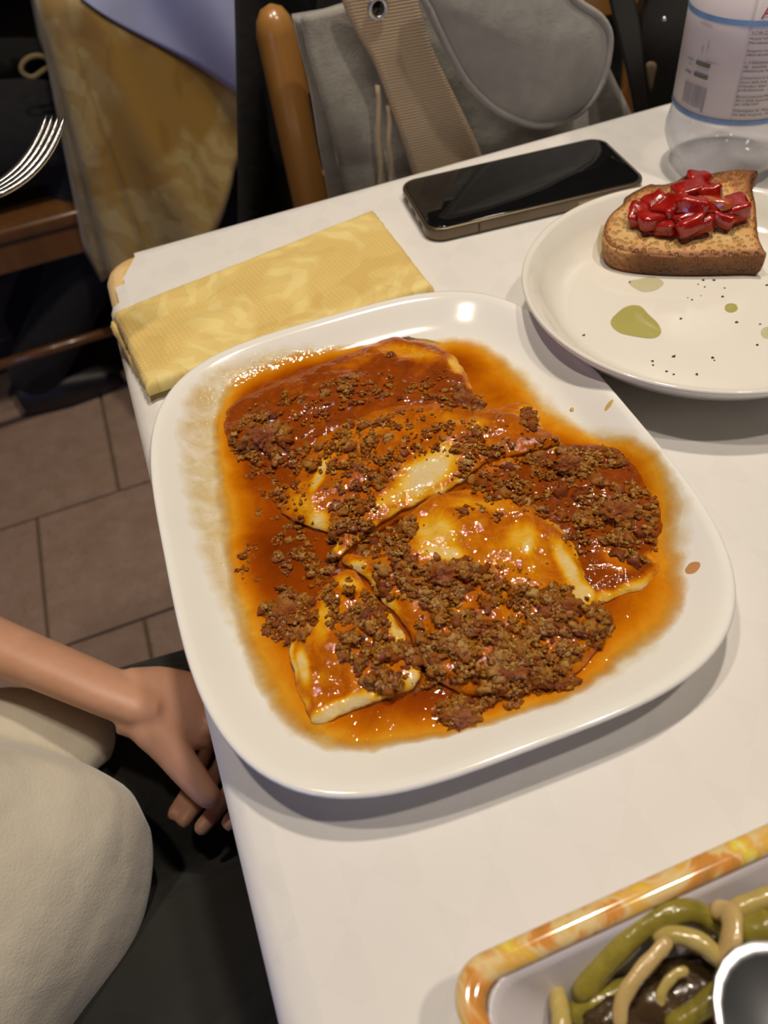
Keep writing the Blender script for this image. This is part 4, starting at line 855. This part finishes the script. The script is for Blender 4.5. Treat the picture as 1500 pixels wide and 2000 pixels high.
flp, q = outline_slab('round_flap', flap_px, .028, M['grey'], gb, .006, .008, label='round grey flap with a thick sewn edge')
qc = q.mean(0); q2 = np.vstack([qc+(q-qc)*.965, (qc+(q-qc)*.965)[:1]]) - TV*.003
mk('sewn_edge', *tube(q2, [.0028]*len(q2), 10, cap=False), M['grey'], flp)
stp = panel('strap', [(664, -20), (676, 20), (700, 70), (732, 125), (768, 222), (803, 330), (830, 420)], [(812, -20), (822, 25), (838, 75), (858, 125), (890, 190), (937, 292), (975, 400)], .046, M['web'], gb, .003, 12, 44, label='ribbed beige webbing strap')
def ring(c, r, rr, nrm, n=28):
    nrm = nrm/np.linalg.norm(nrm); a = np.cross(nrm, [0, 0, 1.]); a /= np.linalg.norm(a); b = np.cross(nrm, a)
    p = [c+r*(a*math.cos(t)+b*math.sin(t)) for t in np.linspace(0, 2*math.pi, n+1)]; return tube(p, [rr]*(n+1), 8, cap=False)
c = PV(738, 16, .040); mk('snap_ring', *ring(c, .0062, .0019, TV), M['steel'], stp, label='shiny round metal snap')
V = [c+.0058*k_*(np.cross(TV, [0, 0, 1.])*math.cos(t)+np.array([0, 0, 1.])*math.sin(t))-TV*(.0022*(1-k_)) for k_ in (1, .6, .05) for t in np.linspace(0, 2*math.pi, 20, endpoint=False)]
mk('snap_cap', V, grid_faces(20, 3, True)+[tuple(range(40, 60))], plain('gunmetal', (.06, .06, .05), .2, .9), stp)
for a, b in (((737, 165), (742, 350)), ((758, 205), (763, 345))):
    P0, P1 = PV(*a, .050), PV(*b, .050); Q = [P0*(1-t)+P1*t+TU*.0008*math.sin(t*9) for t in np.linspace(0, 1.3, 14)]
    mk('drawcord', *tube(Q, [.0021]*14, 8), M['beige'], gb, label='thin beige drawcord')
bb = empty('black_bag', T(.60, .12, -.40), 'black shoulder bag with a small bright rivet, hanging behind the bottle', 'bag')
panel('body', [(1268, -60), (1264, 0), (1250, 60), (1256, 200), (1262, 340)], [(1400, -60), (1400, 0), (1400, 80), (1400, 200), (1400, 300)], .078, M['blackleather'], bb, .04, fold=lambda s, t: .012*math.sin(math.pi*s))
panel('strap', [(1184, -60), (1192, 0), (1214, 90), (1238, 200), (1252, 300)], [(1234, -60), (1243, 10), (1252, 60), (1264, 200), (1274, 300)], .052, M['blackleather'], bb, .003, 8, 30)
c = PV(1297, 37, .055); mk('rivet', I2[0]*.0024+c, I2[1], M['steel'], bb)
outline_slab('paper_tag', [(1263, 124), (1282, 124), (1279, 150), (1272, 182), (1266, 160)], .054, plain('brown_tag', (.13, .09, .05), .8), bb, .001, .0002, 20, 4)
ct = empty('black_coat', T(.36, .25, -.6), 'black coat hanging over the chair behind, next to the yellow cloth', 'coat')
panel('coat_body', [(452, -160), (455, 0), (457, 200), (459, 420), (462, 600), (470, 760)], [(1235, -160), (1235, 0), (1240, 200), (1240, 330), (1240, 450), (1240, 600)], .20, M['black'], ct, .03, 60, 30, fold=lambda s, t: .014*math.sin(s*22+t*3)+.008*math.sin(s*41))
panel('sleeve', [(640, -160), (620, 0), (600, 200), (590, 400), (590, 520)], [(860, -160), (850, 0), (800, 200), (760, 400), (740, 520)], .172, M['black'], ct, .03, 20, 30, fold=lambda s, t: .02*math.sin(math.pi*s))

# ------------------------------------------------------------------ far table with hanging golden cloth
v0 = .693; CU = .0
t2 = empty('dining_table', T(.6, v0+.42, -Z0), 'far table with a hanging golden damask cloth', 'table')
bevel(mk('table_top', *box(*T(.62, v0+.44, -.024), 1.2, .82, .03, ANG), M['darkwood'], t2, smooth=False), .004)
for su in (.10, 1.14):
    for sv in (.08, .80): bevel(mk('leg', *box(*T(su, v0+sv, -.39), .06, .06, .71, ANG), M['darkwood'], t2, smooth=False), .004)
cols = []  # (u,v, out_u,out_v, drop, flare)
for v_ in np.linspace(.86, .03, 14): cols.append((0, v0+v_, -1, 0, .36+.06*math.exp(-((v_)/.1)**2), .05+.03*math.sin(v_*20)))
for a in np.linspace(0, 90, 9)[1:-1]: cols.append((.03-.03*math.cos(math.radians(a)), v0+.03-.03*math.sin(math.radians(a)), -math.cos(math.radians(a)), -math.sin(math.radians(a)), .40, .070-.03*abs(a-45)/45))
for u_ in np.concatenate([np.linspace(.03, .30, 40), np.linspace(.32, 1.24, 30)]):
    dr = float(np.interp(u_, [0, .04, .09, .123, .16, .193, .25, .45, .7, 1.24], [.43, .42, .40, .352, .32, .275, .27, .34, .30, .42]))
    cols.append((u_, v0, 0, -1, dr, .02))
nT = 22; V = []
def fold2(u_, t):
    ur = .065+.07*t; uv = .125+.10*t
    return .045*math.exp(-((u_-ur)/.032)**2)*(.2+t) - .050*math.exp(-((u_-uv)/.040)**2)*(.5+t*.5) + .020*math.exp(-((u_-uv-.085)/.03)**2)*(.3+t)+.012*math.sin(u_*25)*t*(u_ > .28)
def drape_pt(cl, t, off=0.):
    u_, v_, ou, ov, dr, fl_ = cl; fo = fold2(u_, t) if ov == -1 else 0.
    e = (math.sin(min(1, t*14)*math.pi/2))*.004; o = e+fl_*t+fo+off
    sk = -.055*t if ov == -1 and u_ < .06 else (-.055*t*max(0, 1-(u_-.06)/.12) if ov == -1 else 0)
    return T(u_+ou*o+sk, v_+ov*o, -dr*t)
for t in np.linspace(0, 1, nT):
    for cl in cols: V.append(drape_pt(cl, t))
F = grid_faces(len(cols), nT); top = list(range(len(cols))); V += [T(1.24, v0+.86, 0)]; F.append(tuple(top+[len(V)-1])[::-1])
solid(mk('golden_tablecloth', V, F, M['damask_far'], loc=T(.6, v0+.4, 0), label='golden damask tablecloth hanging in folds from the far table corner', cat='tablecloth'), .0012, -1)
fc = [c for c in cols if c[3] == -1 and c[0] >= .050 and c[0] <= .80]; V = []; nT2 = 14
for t in np.linspace(0, 1, nT2):
    for cl in fc:
        hz_ = np.interp(cl[0], [.05, .221, .42, .80], [.004, .165, .34, .004]); V.append(drape_pt(cl, t*hz_/cl[4], .006)+np.array([0, 0, .003]))
F = grid_faces(len(fc), nT2); b0 = len(V); V += [T(.80, v0+.30, .003), T(.43, v0+.70, .003), T(.05, v0+.30, .003)]
F.append(tuple([b0+2]+list(range(len(fc)))+[b0, b0+1])[::-1])
solid(mk('bluish_overcloth', V, F, M['bluecloth'], loc=T(.42, v0+.2, .003), label='bluish white overcloth lying cornerwise over the golden cloth', cat='tablecloth'), .001, 1)
# tan loop hanging at the left of the far cloth
lp = [PV(a, b, .80) for a, b in [(100, 118), (78, 109), (58, 112), (44, 124), (42, 138), (52, 148), (66, 150), (84, 138), (100, 128)]]
Q = spline(lp, 40); mk('tan_loop', *tube(Q, [(.0035, .0015)]*40, 8), plain('tan_tape', (.26, .19, .08), .8), label='small tan fabric loop in the dark beside the golden cloth', cat='loop')

# ------------------------------------------------------------------ people
M['skin'] = None
m = N('skin'); f = m.noise(30, 4, .55); m.p(col=m.ramp(f, [(.3, (.53, .27, .165)), (.7, (.62, .345, .225))]), rough=.48, sss=.25, ssss=.008, sssr=(1, .35, .2), normal=m.bump(m.noise(260, 3), .12, .0008)); M['skin'] = m.m
m = N('cream_sweatshirt'); f = m.noise(600, 3, .6); sp_ = m.ramp(m.voronoi(150), [(.02, 1.), (.06, 0.)])
m.p(col=m.mix(m.math('MULTIPLY', sp_, .45), m.ramp(m.noise(40, 3), [(.3, (.58, .53, .42)), (.7, (.64, .59, .47))]), (.36, .33, .25)), rough=.95, sheen=.5, normal=m.bump(f, .4, .0010, m.bump(m.noise(14, 3), .5, .014))); M['cream'] = m.m
m = N('dark_trousers'); m.p(col=m.ramp(m.noise(20, 4), [(.3, (.011, .0105, .008)), (.7, (.021, .020, .016))]), rough=.9, sheen=.15, normal=m.bump(m.noise(900, 2), .3, .0006, m.bump(m.noise(16, 3, .5, .8), .6, .015))); M['trouser'] = m.m
M['hair'] = plain('dark_brown_hair', (.05, .028, .016), .5, var=.4, scale=200, bump=.6); M['shoe'] = plain('dark_shoe', (.02, .014, .012), .5); M['eye'] = plain('eye_white', (.75, .72, .68), .2); M['iris'] = plain('dark_iris', (.05, .03, .02), .1)
def ell(c, r, rot=0., sub=3):
    v, f = ico(sub) if sub != 3 else I3; v = v*np.array(r); a = rot; c_, s_ = math.cos(a), math.sin(a)
    return np.column_stack([v[:, 0]*c_-v[:, 1]*s_, v[:, 0]*s_+v[:, 1]*c_, v[:, 2]])+np.array(c), f
def fused(name, parts, mat, parent, vox=.004, sm=6, **kw):
    V, F = join(parts); o = mk(name, V, F, mat, parent, **kw); fixn(o)
    r = o.modifiers.new('r', 'REMESH'); r.mode = 'VOXEL'; r.voxel_size = vox; r.use_smooth_shade = True
    s = o.modifiers.new('s', 'SMOOTH'); s.factor = .5; s.iterations = sm; return o
def limb(pts, rads, n=16):
    Q = spline(pts, 8*len(pts)); k = np.linspace(0, 1, len(Q)); kk = np.linspace(0, 1, len(pts))
    ra = [r if isinstance(r, (int, float)) else r[0] for r in rads]; rb = [r if isinstance(r, (int, float)) else r[1] for r in rads]
    A = np.interp(k, kk, ra); B = np.interp(k, kk, rb); q = [tube(Q, list(zip(A, B)), n)]
    if isinstance(rads[-1], (int, float)): q.append(ell(pts[-1], (rads[-1],)*3, sub=2))
    return join(q)
def head_parts(c, face, r):
    f = np.array([math.cos(face), math.sin(face), 0]); s = np.array([-f[1], f[0], 0]); c = np.array(c)
    return [ell(c, (r*1.0, r*.82, r*1.15), face), ell(c+f*r*.25-[0, 0, r*.55], (r*.72, r*.58, r*.62), face), ell(c+f*r*1.0-[0, 0, r*.12], (r*.16, r*.13, r*.24), face, 2),
            ell(c+s*r*.83-[0, 0, r*.1], (r*.16, r*.07, r*.25), face, 2), ell(c-s*r*.83-[0, 0, r*.1], (r*.16, r*.07, r*.25), face, 2), ell(c+f*r*.93-[0, 0, r*.52], (r*.10, r*.26, r*.05), face, 2), ell(c+f*r*.93-[0, 0, r*.61], (r*.10, r*.22, r*.06), face, 2)]
def face_bits(c, face, r, parent, hair):
    f = np.array([math.cos(face), math.sin(face), 0]); s = np.array([-f[1], f[0], 0]); c = np.array(c)
    for sg in (1, -1):
        e = mk('eye', *ell(c+f*r*.86+s*sg*r*.33+[0, 0, r*.04], (r*.13,)*3, sub=2), M['eye'], parent); mk('iris', *ell(c+f*r*.965+s*sg*r*.33+[0, 0, r*.04], (r*.04, r*.06, r*.06), face, 2), M['iris'], e)
    v, F = ell(c-f*r*.10+[0, 0, r*.14], (r*1.08, r*.92, r*1.14), face, 4); bmk = []
    v = np.array([p*1.0+ (p-c)*.03*noise.noise(Vector(p)*120) for p in v])
    keep = [q for q in F if not ((np.mean([v[i] for i in q], 0)-c)@f > r*.42 and (np.mean([v[i] for i in q], 0)-c)[2] < r*.62)]
    keep = [q for q in keep if (np.mean([v[i] for i in q], 0)-c)[2] > -r*.55]
    solid(mk('hair', v, keep, hair, parent), r*.06, -1)
# --- the child at the head of the table
kid = empty('person', T(-.22, -.36, -.29), 'child in a cream sweatshirt and dark trousers, bare forearm resting on the lap', 'person')
FA = ANG
wr = T(-.064, -.296, -.112); el_ = T(-.20, -.185, -.082); sh = T(-.33, -.245, .10)
kn = {'pinky': (-.038, -.284), 'ring': (-.028, -.297), 'middle': (-.019, -.311), 'index': (-.013, -.326)}
tips = {'pinky': P(338, 1590, -.176), 'ring': P(360, 1603, -.176), 'middle': P(394, 1616, -.174), 'index': P(448, 1606, -.170)}
parts = [limb([sh, T(-.28, -.20, .01), el_, T(-.13, -.240, -.093), wr, T(-.050, -.304, -.120)], [.034, .031, .026, (.0215, .0225), (.0150, .0205), (.013, .021)], 20),
         limb([T(-.066, -.296, -.113), T(-.048, -.302, -.121), T(-.032, -.308, -.132), T(-.022, -.310, -.139)], [(.0135, .0205), (.0150, .0240), (.0145, .0250), (.011, .0230)], 20),
         limb([T(-.060, -.306, -.116), T(-.050, -.322, -.122), T(-.043, -.340, -.130), T(-.036, -.356, -.140), P(410, 1556, -.146)], [.0120, .0130, .0105, .0090, .0072])]
for k, (ku, kv) in kn.items():
    r = {'pinky': .0047, 'ring': .0053, 'middle': .0058, 'index': .0060}[k]; a = T(ku, kv, -.138); d = tips[k]
    pip = T(ku+.020, kv-.012, -.156); dip = (pip*.45+d*.55)+np.array([0, 0, -.010])
    parts.append(limb([T(ku-.012, kv+.004, -.130), a, pip, dip, d], [r*1.15, r*1.1, r, r*.95, r*.9]))
neck = T(-.345, -.375, .20); hd = T(-.335, -.375, .335)
sr = T(-.33, -.505, .10); er = T(-.22, -.43, .0); wr2 = T(-.225, -.22, .115)
parts += [limb([sr, T(-.27, -.49, .04), er, T(-.22, -.32, .06), wr2], [.034, .031, .026, .022, .018], 18), limb([wr2, T(-.215, -.185, .13), T(-.205, -.160, .135)], [(.014, .020), (.014, .023), (.012, .020)], 16)]
fkc = T(-.20, -.150, .128)
for k in range(4):
    b = T(-.215+k*.013, -.160, .148-.002*k); parts.append(limb([b, b+TV*.022, b+TV*.026-[0, 0, .020], b+TV*.006-[0, 0, .027]], [.0078, .0075, .007, .0062], 12))
parts.append(limb([T(-.205, -.185, .115), T(-.185, -.165, .113), T(-.170, -.148, .120)], [.009, .0085, .007], 12))
parts += [limb([T(-.22, -.36, -.26), T(-.25, -.37, -.1), T(-.32, -.375, .05), T(-.345, -.375, .13), neck, hd], [(.07, .09), (.07, .09), (.07, .10), (.05, .10), (.033, .033), .03], 24)] + head_parts(hd, FA, .078)
body = fused('body', parts, M['skin'], kid, .0021, 5, label='bare skin of the forearm, hand and curled fingers')
# thumb nail
face_bits(hd, FA, .078, kid, M['hair'])
# sweatshirt: torso, sleeves, lap folds
sw = []
base = spline([(-.30, -.245), (-.20, -.252), (-.140, -.280), (-.102, -.308), (-.084, -.330), (-.080, -.355), (-.092, -.392), (-.114, -.422), (-.140, -.448), (-.180, -.478), (-.23, -.505), (-.31, -.49), (-.355, -.43), (-.365, -.37), (-.345, -.29)], 72, True); bc0 = base.mean(0); V = []
lev = [(-.200, .90, 0, .0), (-.192, .97, 0, 0), (-.180, 1., 0, 0), (-.150, 1.01, 0, 0), (-.125, .985, .002, 0), (-.105, .95, .010, 0), (-.085, .90, .024, 0), (-.060, .86, .042, 0), (-.02, .86, .062, .0), (.03, .82, .095, .0), (.08, .80, .125, .0), (.115, .70, .135, 0), (.14, .45, .135, 0), (.155, .25, .13, 0)]
for (z_, sc2, su_, sv_) in lev:
    for k, q in enumerate(base):
        d_ = q-bc0; wv_ = .004*math.sin(k*.52+z_*30)*(1 if z_ < .05 else .3)+.005*noise.noise(Vector((q[0]*22, q[1]*22, z_*18)))
        V.append(T(bc0[0]+d_[0]*(sc2+wv_*6)-su_, bc0[1]+d_[1]*(sc2+wv_*6), z_))
F = grid_faces(72, len(lev), True); F += [tuple(range(72))[::-1], tuple(range((len(lev)-1)*72, len(lev)*72))]; sw.append((V, F))
sw.append(limb([T(-.34, -.27, .105), T(-.33, -.235, .09), T(-.295, -.20, .0), T(-.225, -.178, -.07)], [.05, .046, .042, .038], 20)); sw.append(limb([T(-.34, -.48, .105), T(-.33, -.505, .09), T(-.27, -.49, .03), T(-.235, -.445, .0), T(-.23, -.36, .04), T(-.23, -.30, .08)], [.05, .046, .041, .040, .034, .030], 20))
sw.append(limb([T(-.205, -.262, -.165), T(-.150, -.262, -.150), T(-.105, -.285, -.160)], [(.030, .030), (.028, .028), .020], 18))
fused('sweatshirt', sw, M['cream'], kid, .0045, 5)
tr = []
for v_, un in ((-.275, .0), (-.440, .0)):
    tr.append(limb([T(-.30, v_+(.02 if v_ < -.4 else -.02), -.245), T(-.18, v_, -.255), T(.0, v_, -.262), T(.13, v_, -.265), T(.175, v_, -.29), T(.18, v_, -.45), T(.17, v_, -.66)], [.085, (.088, .090), (.078, .086), (.062, .064), .055, .045, .042], 24))
tr.append(ell(T(-.28, -.36, -.235), (.11, .15, .075), ANG))
fused('trousers', tr, M['trouser'], kid, .006, 6)
for v_ in (-.275, -.440): fused('shoe', [limb([T(.15, v_, -.705), T(.22, v_, -.715), T(.30, v_, -.722)], [(.042, .036), (.036, .038), .026])], M['shoe'], kid, .006, 3)
# --- diner in black on the far left
dk = empty('person', T(-.42, 1.0, -.30), 'person dressed in black seated at the far left, mostly in the dark', 'person')
hd = T(-.42, 1.0, .38)
parts = [limb([T(-.42, 1., -.2), T(-.42, 1., .05), T(-.42, 1., .2), hd], [.09, .09, .05, .045], 20)]+head_parts(hd, FA, .095)
for sg in (1, -1):
    v_ = 1.0+sg*.19; parts.append(limb([T(-.42, v_-.03*sg, .13), T(-.38, v_, -.02), T(-.34, v_+sg*.01, -.13), T(-.22, v_-.04*sg, -.10), T(-.10, v_-.08*sg, -.02+.04), T(-.04, v_-.09*sg, .035)], [.045, .042, .036, .032, .024, (.014, .03)], 16))
    for q in range(5):
        b = T(-.04, v_-.09*sg+(q-2)*.016, .033); parts.append(limb([b, b+TU*(.035 if q else .02)+TV*(-.02*sg if q == 0 else 0), b+TU*(.06 if q else .03)-[0, 0, .008]], [.009, .008, .007], 8))
fused('body', parts, M['skin'], dk, .006, 4); face_bits(hd, FA, .095, dk, M['hair'])
parts = [limb([T(-.40, 1., -.24), T(-.41, 1., -.05), T(-.42, 1., .1), T(-.42, 1., .19)], [(.12, .17), (.12, .16), (.11, .17), (.06, .08)], 24)]
for sg in (1, -1):
    v_ = 1.0+sg*.19; parts.append(limb([T(-.42, v_-.03*sg, .13), T(-.38, v_, -.02), T(-.34, v_+sg*.01, -.13), T(-.22, v_-.04*sg, -.10), T(-.12, v_-.075*sg, .01)], [.06, .055, .048, .042, .036], 16))
fused('jumper', parts, M['black'], dk, .009, 6)
parts = []
for sg in (1, -1): parts.append(limb([T(-.42, 1+sg*.09, -.22), T(-.25, 1+sg*.10, -.215), T(-.06, 1+sg*.11, -.225), T(-.02, 1+sg*.11, -.28), T(-.12, 1+sg*.11, -.48), T(-.28, 1+sg*.10, -.66)], [.10, .092, .075, .07, .058, .055], 20))
fused('trousers', parts, M['black'], dk, .009, 5)
for sg in (1, -1): fused('shoe', [limb([T(-.33, 1+sg*.10, -.705), T(-.25, 1+sg*.105, -.710), T(-.15, 1+sg*.11, -.722)], [(.048, .042), (.042, .045), .028])], M['shoe'], dk, .007, 3)

# ------------------------------------------------------------------ fork held into the picture from the left
fk = empty('fork', fkc, 'steel fork with food traces held over the table corner at the left', 'fork')
tipc = P(108, 226, .135); rootc = P(-16, 376, .118); ax = tipc-rootc; Lt = np.linalg.norm(ax); ax /= Lt
view = tipc-np.array([0, 0, HC+Z0]); view /= np.linalg.norm(view); side = np.cross(ax, view); side /= np.linalg.norm(side); nrm = -view
lat = side*.34-nrm*.9; lat -= ax*(lat@ax); lat /= np.linalg.norm(lat); nb_ = np.cross(ax, lat)
if nb_@side < 0: nb_ = -nb_
M['forksteel'] = plain('worn_steel', (.36, .35, .34), .33, 1., .25, 200, bump=.2)
def fpt(s, l, h=0.): # s: 0 root .. 1 tip, l: lateral m
    return rootc + ax*Lt*s + lat*l + nb_*(-.022*s*(1-s)+h)
tine = []
for k in range(4):
    l = (k-1.5)*.0056; Q = [fpt(s, l) for s in np.linspace(-.05, 1., 14)]
    tine.append(mk('tine', *tube(Q, [(.0016, .0025)]*10+[(.0016, .0024), (.0014, .0021), (.0011, .0015), (.0005, .0006)], 10), M['forksteel'], fk)); fixn(tine[-1])
V = []; ss = np.linspace(.02, -1.15, 22)
for s in ss:
    hw = float(np.interp(s, [-1.15, -.95, -.6, -.25, 0, .02], [.0032, .004, .0085, .0112, .0112, .0106]))
    for q in np.linspace(0, 2*math.pi, 16, endpoint=False): V.append(rootc+ax*Lt*s+lat*math.cos(q)*hw+nb_*(math.sin(q)*.0010+.0069*min(1., max(0., -s/.25))))
F = grid_faces(16, 22, True); F += [tuple(range(16)), tuple(range(21*16, 22*16))[::-1]]
fixn(mk('fork_head', V, F, M['forksteel'], fk))
hs = rootc+ax*Lt*-1.12+nb_*.0069; he = fkc-TU*.055+np.array([0, 0, .004])
V, F = tube([hs, hs*.6+fkc*.4+np.array([0, 0, .006]), fkc, he], [(.0016, .0030), (.0018, .0034), (.0018, .005), (.0016, .0075)], 12); fixn(mk('handle', V, F, M['forksteel'], fk))
